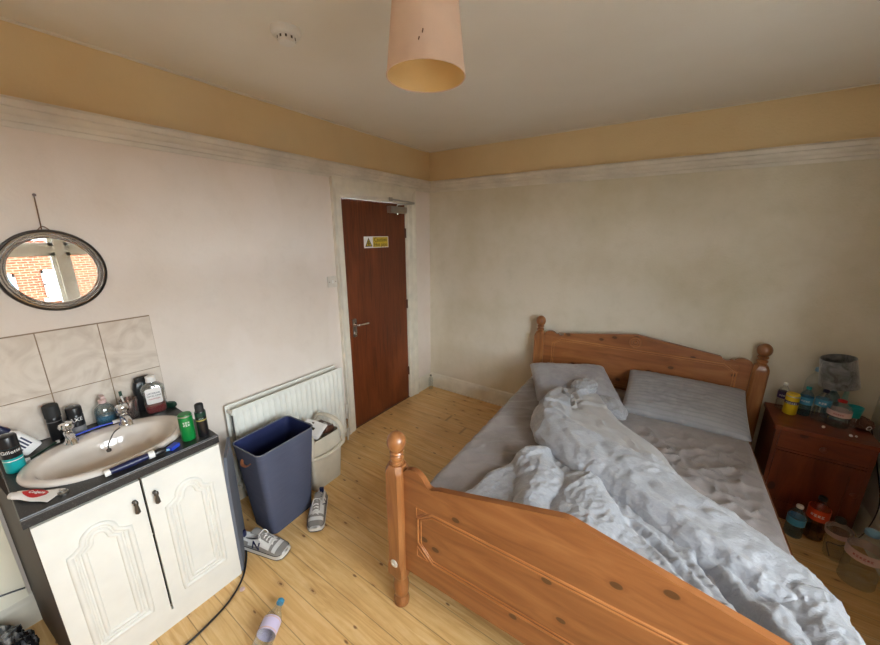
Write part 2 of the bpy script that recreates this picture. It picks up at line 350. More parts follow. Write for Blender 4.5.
def textbm(body, size, depth=0.0004, align='CENTER'):
    if body.startswith('~'):      # print too small to read in the photograph: a short row of unreadable strokes
        bm = bmesh.new(); n = len(body)-1; st = size*0.55
        for i in range(n):
            x = (i-(n-1)/2)*st; hh = size*(0.30 if i % 2 else 0.22)
            for q in range(3): box(bm, x-st*0.40, x+st*0.36-(q % 2)*st*0.2, -hh+q*hh*0.75, -hh+q*hh*0.75+size*0.10, -depth, depth)
        return bm
    cu = bpy.data.curves.new('txt', 'FONT'); cu.body = body; cu.size = size; cu.extrude = depth; cu.align_x = align; cu.align_y = 'CENTER'; cu.resolution_u = 3
    o = bpy.data.objects.new('txt', cu); C.objects.link(o)
    dg = bpy.context.evaluated_depsgraph_get(); me = bpy.data.meshes.new_from_object(o.evaluated_get(dg))
    bm = bmesh.new(); bm.from_mesh(me); bpy.data.objects.remove(o); bpy.data.curves.remove(cu); bpy.data.meshes.remove(me)
    return bm
def text_flat(name, body, size, mat, parent, mtx, depth=0.0004, bold=1.0):
    bm = textbm(body, size, depth); bmesh.ops.scale(bm, vec=(bold, 1, 1), verts=bm.verts[:])
    bmesh.ops.transform(bm, matrix=mtx, verts=bm.verts[:]); return obj(name, bm, mat, parent)
def text_cyl(name, body, size, mat, parent, r, z, th, sx=1.0, vert=False):
    bm = textbm(body, size, 0.0003)
    if vert: bmesh.ops.rotate(bm, cent=(0, 0, 0), matrix=Matrix.Rotation(PI/2, 3, 'Z'), verts=bm.verts[:])
    for v in bm.verts:
        a = th+v.co.x*sx/r; rr = r+v.co.z+0.0004; v.co = Vector((rr*math.cos(a), rr*math.sin(a), z+v.co.y))
    return obj(name, bm, mat, parent)
def face_cam(x, y): return math.atan2(CP.y-y, CP.x-x)

# ------------------------------------------------------------ room shell
H = 2.50; XR = 3.32; YF = -4.3
b = nb(); box(b, -0.15, XR+0.15, YF-0.15, 0.15, -0.1, 0); struct('floor', b, 'floor')
b = nb(); box(b, -0.15, XR+0.3, YF-0.15, 0.15, H, H+0.15); struct('ceiling', b, 'ceiling')
b = nb(); box(b, -0.15, XR+0.3, 0, 0.15, -0.1, H); struct('wall_back', b, 'wall_back')
b = nb(); box(b, -0.15, XR+0.3, YF-0.15, YF, -0.1, H); struct('wall_front', b, 'wall_dark')
DY0, DY1, DZ = -1.165, -0.395, 1.985
b = nb()
box(b, -0.15, 0, YF, DY0-0.03, -0.1, H); box(b, -0.15, 0, DY1+0.03, 0, -0.1, H); box(b, -0.15, 0, DY0-0.03, DY1+0.03, DZ+0.03, H)
struct('wall_left', b, 'wall_left')
b = nb()
box(b, XR, XR+0.3, YF, WY0, -0.1, H); box(b, XR, XR+0.3, WY1, 0, -0.1, H)
box(b, XR, XR+0.3, WY0, WY1, -0.1, WZ0); box(b, XR, XR+0.3, WY0, WY1, WZ1, H)
struct('wall_right', b, 'wall_dark')
# picture rail
RP = [(0, 2.118), (0.010, 2.118), (0.010, 2.138), (0.018, 2.141), (0.018, 2.160), (0.028, 2.166), (0.034, 2.180), (0.034, 2.186), (0.046, 2.189), (0.050, 2.200), (0.050, 2.212), (0.040, 2.216), (0.036, 2.224), (0.0, 2.226)]
def rail(name, a, bb, axis):
    b = nb()
    if axis == 'y': prism(b, RP, a, bb, 'y')
    else: prism(b, [(-p, z) for p, z in RP], a, bb, 'x')
    return b
b = nb(); prism(b, RP, YF, 0, 'y'); struct('trim_1', b, 'trim_old', smooth=True)
b = nb(); prism(b, [(-p, z) for p, z in RP], 0, XR, 'x'); struct('trim_2', b, 'trim_old', smooth=True)
# ragged caulk bead where the frieze meets the ceiling
b = nb()
for i in range(0): pass
pts = [(0.004+0.003*noise.noise(Vector((0, y*6, 0))), y, H-0.004+0.003*noise.noise(Vector((3, y*9, 0)))) for y in [YF+i*0.03 for i in range(int(-YF/0.03))]]
tube(b, pts, 0.006, 6); struct('trim_3', b, 'trim_old', smooth=True)
b = nb(); pts = [(x, -0.004, H-0.003) for x in (0.0, 1.1, 2.2, XR)]; tube(b, pts, 0.005, 6); struct('trim_4', b, 'trim_old', smooth=True)
# baseboards
SK = [(0, 0), (0.02, 0), (0.02, 0.11), (0.016, 0.122), (0.012, 0.132), (0.012, 0.142), (0.007, 0.152), (0.0, 0.158)]
b = nb(); prism(b, [(-p, z) for p, z in SK], 0.0, XR, 'x'); box(b, 0.02, XR, -0.034, -0.02, 0, 0.012); struct('baseboard_back', b, 'trim', smooth=True)
b = nb(); prism(b, SK, -0.245, -0.02, 'y'); prism(b, SK, YF, -1.26, 'y'); struct('baseboard_left', b, 'trim', smooth=True)
b = nb(); prism(b, [(XR-p, z) for p, z in SK], YF, -0.02, 'y'); struct('baseboard_right', b, 'trim', smooth=True)

# door with its frame
dr = bpy.data.objects.new('door_1', None); C.objects.link(dr); dr['kind'] = 'structure'; dr.location = (0, (DY0+DY1)/2, 0)
dr['label'] = 'dark red-brown wooden fire door with lever handle'
yc = (DY0+DY1)/2; w2 = (DY1-DY0)/2
b = nb(); box(b, -0.048, -0.006, -w2+0.003, w2-0.003, 0.012, DZ-0.003); obj('door_leaf', b, 'door', dr, bevel=0.0015)
b = nb(); box(b, -0.15, 0.0, -w2-0.03, -w2, 0, DZ+0.03); box(b, -0.15, 0.0, w2, w2+0.03, 0, DZ+0.03); box(b, -0.15, 0.0, -w2, w2, DZ, DZ+0.03)
obj('door_frame', b, 'trim', dr)
b = nb()
CW = 0.098
prof = [(0, 0.0), (0.010, 0.0), (0.012, 0.012), (0.018, 0.02), (0.018, 0.06), (0.024, 0.07), (0.03, 0.085), (0.03, CW), (0, CW)]
iy0, iy1, iz = -w2-0.004, w2+0.004, DZ+0.004
oz = 2.126
for sgn, y in ((-1, iy0), (1, iy1)):
    prism(b, [(d, y+sgn*q*(1 if sgn < 0 else 0.72/CW*0.098/0.098*1.9)) if False else (d, y+sgn*q) for d, q in prof], 0, iz, 'z') if False else None
for sgn, y, W in ((-1, iy0, 0.09), (1, iy1, 0.125)):
    k = W/CW; lo = [(d, y+sgn*q*k) for d, q in prof]
    R0 = [(d, yy, 0.0) for d, yy in lo]; R1 = [(d, yy, iz+abs(yy-y)/W*(oz-iz)) for d, yy in lo]
    loft(b, [R0, R1])
R0 = [(d, iy0-q*0.09/CW, iz+q/CW*(oz-iz)) for d, q in prof]; R1 = [(d, iy1+q*0.125/CW, iz+q/CW*(oz-iz)) for d, q in prof]
loft(b, [R0, R1]); obj('door_casing', b, 'trim', dr)
b = nb(); box(b, -0.10, -0.0, -w2, w2, 0.0, 0.010); obj('threshold', b, 'brown', dr)
for hz in (1.72, 1.03, 0.31):
    b = nb(); lathe(b, [(0.006, hz-0.045), (0.006, hz+0.045)], 10, (0.002, w2-0.002, 0)); box(b, -0.008, 0.0, w2-0.02, w2, hz-0.045, hz+0.045); obj('hinge', b, 'brown', dr, smooth=True)
# lever handle
b = nb(); hy = -w2+0.065; prism(b, rrect(0.042, 0.16, 0.012, 4, hy, 0.935), -0.006, 0.001, 'x'); hp = obj('handle_plate', b, 'steel', dr, bevel=0.001)
b = nb(); tube(b, smoothpath([(-0.002, hy, 0.965), (0.035, hy, 0.965), (0.048, hy+0.012, 0.965), (0.050, hy+0.05, 0.964), (0.047, hy+0.115, 0.962)], 5), 0.0085, 10)
lathe(b, [(0.017, 0), (0.017, 0.008)], 16, (0, hy, 0.965), rot=Matrix.Rotation(PI/2, 3, 'Y')); obj('lever', b, 'chrome', dr, smooth=True)
b = nb(); lathe(b, [(0.009, 0), (0.009, 0.006)], 12, (0, hy, 0.905), rot=Matrix.Rotation(PI/2, 3, 'Y')); lathe(b, [(0.012, 0), (0.012, 0.012), (0.006, 0.02)], 12, (0, hy, 0.878), rot=Matrix.Rotation(PI/2, 3, 'Y')); obj('thumbturn', b, 'chrome', dr, smooth=True)
# door closer
dc = thing('door_closer', 'silver overhead closer with jointed arm at top of the door', 'door closer', (-0.006, -0.53, 1.925))
b = nb(); box(b, 0, 0.05, -0.11, 0.11, -0.028, 0.028); obj('closer_body', b, 'steel', dc, bevel=0.004)
b = nb(); lathe(b, [(0.011, -0.04), (0.011, -0.028)], 12, (0.025, 0.0, 0)); obj('valve_cap', b, 'chrome', dc, smooth=True)
b = nb(); box(b, 0, 0, 0, 0, 0, 0) if False else None
tube(b, [(0.025, 0.0, 0.03), (0.03, 0.0, 0.045), (0.09, 0.17, 0.062)], 0.007, 8); tube(b, [(0.09, 0.17, 0.068), (0.045, -0.10, 0.085)], 0.007, 8)
box(b, 0.04, 0.05, -0.125, -0.085, 0.07, 0.10); obj('arm', b, 'steel', dc, smooth=True)
# warning sign
sg = thing('warning_sign', 'small yellow and white caution sign stuck on the brown door', 'sign', (-0.006, -0.79, 1.645))
b = nb(); box(b, 0, 0.002, -0.15, 0.15, -0.048, 0.048); obj('sign_plate', b, 'pwhite', sg)
b = nb(); box(b, 0.002, 0.0026, -0.045, 0.143, -0.042, 0.042); obj('yellow_panel', b, 'signyellow', sg)
b = nb(); prism(b, [(-0.138, -0.036), (-0.055, -0.036), (-0.0965, 0.038)], 0.002, 0.0028, 'x'); obj('triangle', b, 'darktext', sg)
b = nb(); prism(b, [(-0.126, -0.029), (-0.067, -0.029), (-0.0965, 0.024)], 0.0028, 0.0034, 'x'); obj('triangle_field', b, 'signyellow', sg)
b = nb(); box(b, 0.0034, 0.004, -0.101, -0.092, -0.008, 0.010); box(b, 0.0034, 0.004, -0.112, -0.082, -0.012, -0.006); box(b, 0.0034, 0.004, -0.104, -0.089, -0.026, -0.016); obj('symbol', b, 'darktext', sg)
RX = Matrix(((0, 0, 1, 0), (1, 0, 0, 0), (0, 1, 0, 0), (0, 0, 0, 1)))   # text plane facing +x
text_flat('lettering', 'Caution', 0.050, 'darktext', sg, Matrix.Translation((0.0028, 0.049, 0.019)) @ RX)
text_flat('lettering', 'Hot pipe', 0.046, 'darktext', sg, Matrix.Translation((0.0028, 0.049, -0.022)) @ RX)
# light switch
sw = thing('light_switch', 'square off-white light switch on the wall left of the door', 'light switch', (0, -1.305, 1.355))
b = nb(); prism(b, rrect(0.086, 0.086, 0.006, 3), 0, 0.009, 'x'); obj('switch_plate', b, 'offwhite', sw, bevel=0.001)
b = nb(); prism(b, rrect(0.012, 0.024, 0.002, 2), 0.009, 0.014, 'x'); obj('rocker', b, 'white', sw)
for s in (-1, 1):
    b = nb(); lathe(b, [(0.003, 0.0), (0.003, 0.0012)], 8, (0.009, s*0.03, 0), rot=Matrix.Rotation(PI/2, 3, 'Y')); obj('screw', b, 'brown', sw)


# ------------------------------------------------------------ window in the right wall and the street outside
wn = bpy.data.objects.new('window_1', None); C.objects.link(wn); wn['kind'] = 'structure'; wn.location = (XR+0.17, (WY0+WY1)/2, (WZ0+WZ1)/2)
wy, wz = (WY1-WY0)/2, (WZ1-WZ0)/2; ml = -2.19-(WY0+WY1)/2; tz = 1.55-(WZ0+WZ1)/2
b = nb()
for s in (-1, 1): box(b, -0.04, 0.04, min(s*wy, s*(wy-0.06)), max(s*wy, s*(wy-0.06)), -wz, wz)
box(b, -0.04, 0.04, -wy+0.06, wy-0.06, wz-0.06, wz); box(b, -0.04, 0.04, -wy+0.06, wy-0.06, -wz, -wz+0.07)
m2_ = -3.05-(WY0+WY1)/2
lights = [(-wy+0.06, m2_-0.04), (m2_+0.04, ml-0.04), (ml+0.04, wy-0.06)]
for mm in (ml, m2_): box(b, -0.045, 0.04, mm-0.04, mm+0.04, -wz+0.07, wz-0.06)
for ya, yb in lights: box(b, -0.04, 0.04, ya, yb, tz-0.035, tz+0.035)
obj('window_frame', b, 'white_paint', wn, bevel=0.004)
b = nb()
for ya, yb in lights:
    for za, zb in ((-wz+0.07, tz-0.035), (tz+0.035, wz-0.06)):
        box(b, -0.02, 0.02, ya, ya+0.035, za, zb); box(b, -0.02, 0.02, yb-0.035, yb, za, zb); box(b, -0.02, 0.02, ya, yb, za, za+0.035); box(b, -0.02, 0.02, ya, yb, zb-0.035, zb)
obj('sash', b, 'white_paint', wn)
b = nb(); box(b, -0.003, 0.003, -wy+0.06, wy-0.06, -wz+0.07, wz-0.06); obj('window_pane', b, 'glass', wn)
b = nb(); box(b, -0.21, -0.02, -wy-0.03, wy+0.03, -wz-0.03, -wz-0.001); struct('window_sill', b, 'white_paint', wn, bevel=0.004)

FX = 14.0
ht = thing('brick_house', 'red brick house front across the street, seen in the mirror', 'house', (FX, -1.5, -3.0))
b = nb(); box(b, 0, 0.3, -30, 30, 0, 4.5); obj('wall', b, 'brick', ht)
b = nb(); box(b, -0.15, 0.5, -30, 30, 4.5, 4.6); obj('gutter', b, 'white', ht)
def hwin(y0, y1, z0, z1, m):
    b = nb()
    for (a, c_, d, e) in ((y0, y0+0.05, z0, z1), (y1-0.05, y1, z0, z1), (y0, y1, z0, z0+0.06), (y0, y1, z1-0.10, z1), (y0, y1, (z0+z1)/2-0.03, (z0+z1)/2+0.03)): box(b, -0.05, 0, a, c_, d, e)
    f = obj('window', b, 'grey', ht); b = nb(); box(b, -0.02, 0, y0+0.05, y1-0.05, z0+0.06, z1-0.1); g = obj('pane', b, m, f)
    b = nb(); box(b, -0.12, 0, y0-0.08, y1+0.08, z0-0.1, z0); obj('stone_sill', b, 'trim', ht)
for yy in (-5.4, -3.8, 2.6, 4.4): hwin(yy, yy+0.9, 2.6, 3.9, 'skyblue')
hwin(0.42, 0.90, 2.75, 3.62, 'mint'); hwin(-0.62, -0.12, 2.55, 3.55, 'skyblue')
b = nb(); box(b, XR+0.5, FX+0.2, -40, 40, -3.1, -3.0); o = struct('ground_outside', b, 'asphalt')

# ------------------------------------------------------------ ceiling items
lx, ly, lz = CP + (fw*1.0 + Vector((0, 0, 0)))*0, 0, 0
def at_depth(px, py, d):
    r = fw.cross(Vector((0, 0, 1))).normalized(); u = r.cross(fw)
    return CP+(fw+r*(px-440)/348.2-u*(py-322.5)/348.2)*d
pp = at_depth(426, 77, 1.06)
LR = 0.119; LB = pp.z
pl_ = thing('pendant_light', 'peach drum lampshade hanging from the ceiling on a short cord', 'ceiling lamp', (pp.x, pp.y, LB))
b = nb(); seg = 48; top = 0.205
lathe(b, [(LR, 0), (LR*0.80, top)], seg, cap0=False, cap1=False); obj('lamp_shade', b, 'shade_out', pl_, smooth=True)
b = nb(); lathe(b, [(LR-0.002, 0.0005), (LR*0.80-0.002, top-0.001)], seg, cap0=False, cap1=False); obj('shade_lining', b, 'shade_in', pl_, smooth=True)
b = nb(); tube(b, [(LR*math.cos(2*PI*i/seg), LR*math.sin(2*PI*i/seg), 0.0) for i in range(seg)], 0.0022, 6, closed=True); obj('shade_ring', b, 'shade_out', pl_, smooth=True); b = nb()
tube(b, [(LR*0.8*math.cos(2*PI*i/seg), LR*0.8*math.sin(2*PI*i/seg), top) for i in range(seg)], 0.0022, 6, closed=True)
for k in range(3): a = 2*PI*k/3; tube(b, [(0.02*math.cos(a), 0.02*math.sin(a), top-0.03), (LR*0.8*math.cos(a), LR*0.8*math.sin(a), top)], 0.0015, 6)
obj('shade_ring', b, 'shade_out', pl_, smooth=True)
b = nb(); lathe(b, [(0.005, 0.055), (0.022, 0.062), (0.030, 0.085), (0.028, 0.11), (0.016, 0.135), (0.013, 0.15)], 20); obj('bulb', b, 'bulb', pl_, smooth=True)
b = nb(); lathe(b, [(0.017, 0.15), (0.021, 0.155), (0.021, 0.185), (0.010, 0.20)], 16); obj('bulb_holder', b, 'white', pl_, smooth=True)
b = nb(); tube(b, [(0, 0, 0.195), (0, 0, H-LB-0.015)], 0.003, 8); obj('cord', b, 'white', pl_, smooth=True)
b = nb(); lathe(b, [(0.035, H-LB-0.022), (0.045, H-LB-0.012), (0.045, H-LB)], 20); obj('ceiling_rose', b, 'white', pl_, smooth=True)
b = nb(); a0 = face_cam(pp.x, pp.y)-0.08
for (da, zz, ln) in ((0, 0.062, 0.010), (-0.09, 0.045, 0.008)):
    rr = LR*(1-0.2*zz/top)+0.0006; a = a0+da
    tube(b, [(rr*math.cos(a), rr*math.sin(a), zz), ((rr-0.0008)*math.cos(a+0.02), (rr-0.0008)*math.sin(a+0.02), zz+ln)], 0.0022, 6, flat=0.3)
obj('stain', b, 'stain', pl_)
sa = thing('smoke_alarm', 'round white smoke alarm on the ceiling near the left wall', 'smoke alarm', (0.80, -2.07, H))
b = nb(); lathe(b, [(0.056, 0), (0.056, -0.012), (0.050, -0.022), (0.044, -0.024)], 32); obj('base', b, 'white', sa, smooth=True)
b = nb(); lathe(b, [(0.034, -0.024), (0.034, -0.040), (0.030, -0.046), (0.010, -0.048), (0.001, -0.048)], 32); obj('sensor_head', b, 'white', sa, smooth=True)
b = nb()
for k in range(10):
    a = 2*PI*k/10; box(b, 0.0335, 0.0352, -0.0035, 0.0035, -0.037, -0.028); bmesh.ops.rotate(b, cent=(0, 0, 0), matrix=Matrix.Rotation(2*PI/10, 3, 'Z'), verts=b.verts[:])
obj('vent', b, 'pewter', sa)

# ------------------------------------------------------------ mirror
MY, MZ = -2.755, 1.565; ma, mb = 0.150, 0.158
ma, mb = 0.165, 0.170
mr = thing('wall_mirror', 'oval mirror in a ridged pewter frame above the sink tiles', 'mirror', (0, MY, MZ))
def ell(a, bb, n=72, x=0.0): return [(x, a*math.cos(2*PI*i/n), bb*math.sin(2*PI*i/n)) for i in range(n)]
MA, MB = 0.172, 0.172
MA = 0.168; MB = 0.172
b = nb(); prism(b, [(p[1], p[2]) for p in ell(MA*0.80, MB*0.80)], 0.008, 0.012, 'x'); obj('mirror_glass', b, 'mirror', mr)
b = nb(); loft(b, [ell(MA*s, MB*s, x=x) for s, x in ((0.99, 0.001), (1.0, 0.008), (0.985, 0.014), (0.955, 0.015), (0.945, 0.011))], cap0=False, cap1=False); obj('outer_rim', b, 'mframe_dark', mr, smooth=True)
b = nb(); loft(b, [ell(MA*s, MB*s, x=x) for s, x in ((0.95, 0.012), (0.935, 0.020), (0.905, 0.022), (0.885, 0.016), (0.87, 0.020), (0.85, 0.021), (0.835, 0.015), (0.82, 0.018), (0.80, 0.015), (0.785, 0.0115))], cap0=False, cap1=False); obj('mirror_frame', b, 'mframe', mr, smooth=True)
b = nb(); prism(b, [(p[1], p[2]) for p in ell(MA*0.98, MB*0.98)], 0.0, 0.008, 'x'); obj('backing', b, 'mframe_dark', mr)
b = nb(); tube(b, smoothpath([(0.006, -0.005, MB-0.01), (0.005, -0.002, MB+0.06), (0.006, 0.0, MB+0.13)], 4), 0.0022, 6); tube(b, smoothpath([(0.008, -0.02, MB-0.006), (0.012, 0.0, MB+0.012), (0.008, 0.02, MB-0.006)], 4), 0.002, 6); obj('hanging_string', b, 'string', mr, smooth=True)
b = nb(); lathe(b, [(0.002, 0.0), (0.002, 0.014), (0.006, 0.015), (0.006, 0.017)], 10, (0.0, 0.0, MB+0.135), rot=Matrix.Rotation(PI/2, 3, 'Y')); obj('nail', b, 'brown', mr)

# ------------------------------------------------------------ tiles
sp = thing('tiled_splashback', 'two rows of glossy cream marbled tiles behind the sink', 'tiles', (0, -2.77, 0.84))
b = nb(); box(b, 0.0, 0.0035, -0.29, 0.302, 0.003, 0.475); obj('grout', b, 'grout', sp)
b = nb()
for yy0, yy1 in ((0.106, 0.300), (-0.092, 0.102), (-0.288, -0.096)):
    for z0, z1 in ((0.004, 0.195), (0.199, 0.470)): box(b, 0.0, 0.007, yy0, yy1, z0, z1)
obj('tile_face', b, 'tile', sp, bevel=0.0015)

# ------------------------------------------------------------ vanity unit
UY0, UY1, WT = -3.05, -2.462, 0.84
vu = thing('vanity_unit', 'white two-door sink cabinet with arched panel doors and black top', 'sink cabinet', (0.28, (UY0+UY1)/2, 0))
uy = (UY1-UY0)/2
b = nb(); prism(b, [(-0.27, -uy-0.044), (0.255, -uy), (0.255, -uy+0.018), (-0.27, -uy-0.026)], 0.0, WT-0.04, 'z'); box(b, -0.27, 0.255, uy-0.018, uy, 0.0, WT-0.04); box(b, -0.27, 0.255, -uy+0.018, uy-0.018, 0.09, 0.108); box(b, -0.27, -0.262, -uy+0.018, uy-0.018, 0.10, WT-0.04)
obj('carcass', b, 'carcass', vu)
b = nb(); box(b, 0.255, 0.272, -uy, uy, 0.0, 0.088); obj('plinth', b, 'cab', vu)
b = nb(); box(b, 0.255, 0.272, -uy, uy, 0.775, WT-0.04); obj('front_rail', b, 'cab', vu)
def arch(w, h0, h1, rise, n=14):
    """cathedral arch panel outline, centred in y, bottom at h0, shoulders at h1"""
    p = [(-w/2, h0), (w/2, h0), (w/2, h1)]
    sh = w*0.20; p.append((w/2-sh*0.45, h1+0.004)); p.append((w/2-sh, h1+rise*0.25))
    for i in range(n+1):
        t = i/n; x = (w/2-sh*1.15)*math.cos(PI*t); p.append((x, h1+rise*0.35+rise*0.65*math.sin(PI*t)))
    p.append((-w/2+sh, h1+rise*0.25)); p.append((-w/2+sh*0.45, h1+0.004)); p.append((-w/2, h1)); return p
for s, cy_ in ((-1, -uy/2-0.001), (1, uy/2+0.001)):
    b = nb(); box(b, 0.256, 0.276, cy_-uy/2+0.003, cy_+uy/2-0.003, 0.092, 0.768)
    d = obj('door', b, 'cab', vu, bevel=0.003)
    b = nb()
    for ins, r, dx in ((0.0, 0.0105, 0.2745), (0.018, 0.005, 0.2755), (0.036, 0.009, 0.2745)):
        o_ = arch(0.170-2*ins, 0.155+ins, 0.592-ins*0.2, 0.075-ins*0.5)
        pts = [(dx, cy_+a, z) for a, z in o_]
        fine = []
        for i in range(len(pts)):
            A, B = Vector(pts[i]), Vector(pts[(i+1) % len(pts)]); k = max(1, int((B-A).length/0.02))
            fine += [A.lerp(B, j/k) for j in range(k)]
        tube(b, fine, r, 8, closed=True)
    obj('raised_panel', b, 'cab', d, smooth=True)
    b = nb(); hy_ = cy_-s*(uy/2-0.032); hz = 0.675
    lathe(b, [(0.008, 0.0), (0.006, 0.008), (0.004, 0.016), (0.004, 0.02)], 12, (0.276, hy_, hz+0.012), rot=Matrix.Rotation(PI/2, 3, 'Y'))
    lathe(b, [(0.002, -0.034), (0.0075, -0.028), (0.0065, -0.012), (0.0045, 0.004), (0.007, 0.012), (0.006, 0.022), (0.001, 0.028)], 12, (0.298, hy_, hz), sy=1.2); obj('handle', b, 'pewter', d, smooth=True)
# worktop
wt = thing('worktop', 'black speckled laminate worktop on the white sink cabinet', 'worktop', (0, (UY0+UY1)/2, WT-0.04))
b = nb()
prof = [(0.002, 0.0), (0.575, 0.0), (0.590, 0.003), (0.597, 0.012), (0.597, 0.026), (0.590, 0.037), (0.575, 0.040), (0.002, 0.040)]
y0_, y1_ = UY0-0.012-wt.location.y, UY1-0.012-wt.location.y
BCX, BCY = 0.335, -2.775
# slab with an oval cut-out for the basin
def slab(b, z, ring_n=48):
    pass
outer = rrect(0.597-0.002, y1_-y0_, 0.004, 1, 0.2995, (y0_+y1_)/2)
cyb = BCY-wt.location.y
ring = [(BCX+0.175*math.cos(2*PI*i/48), cyb+0.225*math.sin(2*PI*i/48)) for i in range(48)]
def ray_rect(a):
    dx, dy = math.cos(a), math.sin(a); ts = []
    if dx > 1e-6: ts.append((0.597-BCX)/dx)
    if dx < -1e-6: ts.append((0.002-BCX)/dx)
    if dy > 1e-6: ts.append((y1_-cyb)/dy)
    if dy < -1e-6: ts.append((y0_-cyb)/dy)
    t = min(ts); return (BCX+dx*t, cyb+dy*t)
angs = sorted([2*PI*i/96 for i in range(96)]+[math.atan2(yy-cyb, xx-BCX) % (2*PI) for xx in (0.002, 0.597) for yy in (y0_, y1_)])
O_ = [ray_rect(a) for a in angs]; I_ = [(BCX+0.17*math.cos(a), cyb+0.225*math.sin(a)) for a in angs]
rings = [[(x, y, 0.0) for x, y in I_], [(x, y, 0.0) for x, y in O_], [(x, y, 0.036) for x, y in O_], [(BCX+(x-BCX)*0.993, cyb+(y-cyb)*0.993, 0.040) for x, y in O_], [(x, y, 0.040) for x, y in I_]]
loft(b, rings, True, False, False); obj('slab', b, 'worktop', wt)
b = nb(); box(b, 0.5965, 0.5985, y0_+0.002, y1_-0.002, 0.031, 0.0335); obj('edge_line', b, 'grey', wt)
# basin
bs = thing('basin', 'pinkish cream oval ceramic basin set into the black worktop', 'basin', (BCX, BCY, WT))
def er(a, bb, z, ox=0, n=64): return [(ox+bb*math.cos(2*PI*i/n), a*math.sin(2*PI*i/n), z) for i in range(n)]
b = nb()
loft(b, [er(0.262, 0.205, 0.001), er(0.264, 0.207, 0.010), er(0.258, 0.201, 0.018), er(0.245, 0.190, 0.020, 0.002), er(0.228, 0.160, 0.018, 0.020), er(0.220, 0.150, 0.012, 0.022), er(0.208, 0.140, -0.02, 0.022), er(0.180, 0.118, -0.07, 0.02), er(0.13, 0.085, -0.11, 0.015), er(0.06, 0.045, -0.128, 0.01), er(0.022, 0.022, -0.131, 0.01)], cap0=False)
obj('bowl', b, 'basin', bs, smooth=True)
b = nb(); lathe(b, [(0.026, -0.130), (0.024, -0.126), (0.017, -0.126), (0.015, -0.129)], 20, (0.01, 0, 0)); obj('drain', b, 'chrome', bs, smooth=True)
for nm, ty in (('left', -0.092), ('right', 0.088)):
    b = nb()
    T = Vector((-0.155, ty, 0.019))
    lathe(b, [(0.024, 0), (0.024, 0.006), (0.017, 0.012), (0.014, 0.03), (0.016, 0.05), (0.012, 0.058)], 20, T)
    tube(b, smoothpath([T+Vector((0, 0, 0.038)), T+Vector((0.04, 0, 0.046)), T+Vector((0.075, 0, 0.040)), T+Vector((0.088, 0, 0.022))], 5), [0.013]*8+[0.011]*8, 12)
    tp = obj('tap', b, 'chrome', bs, smooth=True)
    b = nb()
    lathe(b, [(0.008, 0.056), (0.022, 0.066), (0.026, 0.078), (0.022, 0.092), (0.010, 0.096)], 16, T); obj('tap_handle', b, 'chrome', tp, smooth=True)
b = nb(); tube(b, smoothpath([(-0.125, 0.06, 0.022), (-0.09, 0.03, 0.023), (-0.05, 0.0, 0.0), (-0.045, -0.005, -0.02)], 5), 0.0025, 6); lathe(b, [(0.008, -0.032), (0.009, -0.024), (0.005, -0.018)], 12, (-0.045, -0.005, 0)); obj('plug_chain', b, 'pewter', bs, smooth=True)

# ------------------------------------------------------------ toiletries
def can(name, label, cat, x, y, r, h, body, capm, capf=0.25, z=WT+0.0005, tilt=None, text=None, tmat='pwhite', tsize=0.016, tz=0.6, extra=None, group=None, capr=0.95, foot='foil', vert=False, tth=0.0):
    t = thing(name, label, cat, (x, y, z), 0, group)
    hb = h*(1-capf)
    b = nb(); lathe(b, [(r*0.9, 0), (r, 0.004), (r, hb-0.010), (r*0.93, hb-0.003), (r*0.88, hb)], 28); obj('can_body', b, body, t, smooth=True)
    if capf: b = nb(); lathe(b, [(r*capr, hb+0.0003), (r*capr, h-0.006), (r*capr*0.9, h-0.001), (r*capr*0.8, h)], 28); obj('cap', b, capm, t, smooth=True)
    th = face_cam(x, y)+tth
    if text:
        for i, (s, zz, sz) in enumerate(text): text_cyl('lettering', s, sz, tmat, t, r, zz, th, vert=vert)
    for (z0, z1, m) in (extra or []):
        b = nb(); lathe(b, [(r+0.0003, z0), (r+0.0003, z1)], 28, cap0=False, cap1=False); obj('band', b, m, t, smooth=True)
    if tilt: t.rotation_euler = tilt
    return t
can('shaving_gel_can', 'black-capped teal-bottomed shaving gel can left of the basin', 'shaving gel', 0.222, -3.026, 0.0265, 0.15, 'teal', 'black', 0.32, text=[('Gillette', 0.088, 0.019)], extra=[(0.062, 0.102, 'black'), (0.05, 0.053, 'pwhite')], capr=1.0)
can('deodorant_can', 'tall matt black spray can leaning by the tiles behind the left tap', 'spray can', 0.055, -2.885, 0.024, 0.165, 'black', 'blackmat', 0.35, extra=[(0.088, 0.092, 'grey')], capr=1.05)
dcan = can('deodorant_can', 'shorter black body spray can with white letters beside the taller black can', 'spray can', 0.075, -2.823, 0.026, 0.135, 'black', 'black', 0.26, text=[('AXE', 0.078, 0.024)], extra=[(0.008, 0.045, 'grey')], capr=1.0)
can('drink_can', 'green drink can with white label patch on the worktop right corner', 'drink can', 0.528, -2.562, 0.0265, 0.122, 'green', 'foil', 0.0, extra=[(0.112, 0.118, 'foil')], text=[('~xxx', 0.088, 0.016), ('~xxx', 0.076, 0.016)])
can('deodorant_can', 'slim black and green body spray standing next to the green can', 'spray can', 0.552, -2.512, 0.021, 0.155, 'black', 'blackmat', 0.22, extra=[(0.098, 0.118, 'dkgreen'), (0.078, 0.084, 'gold')], text=[('~xxx', 0.090, 0.011)], tmat='mint', capr=0.8)
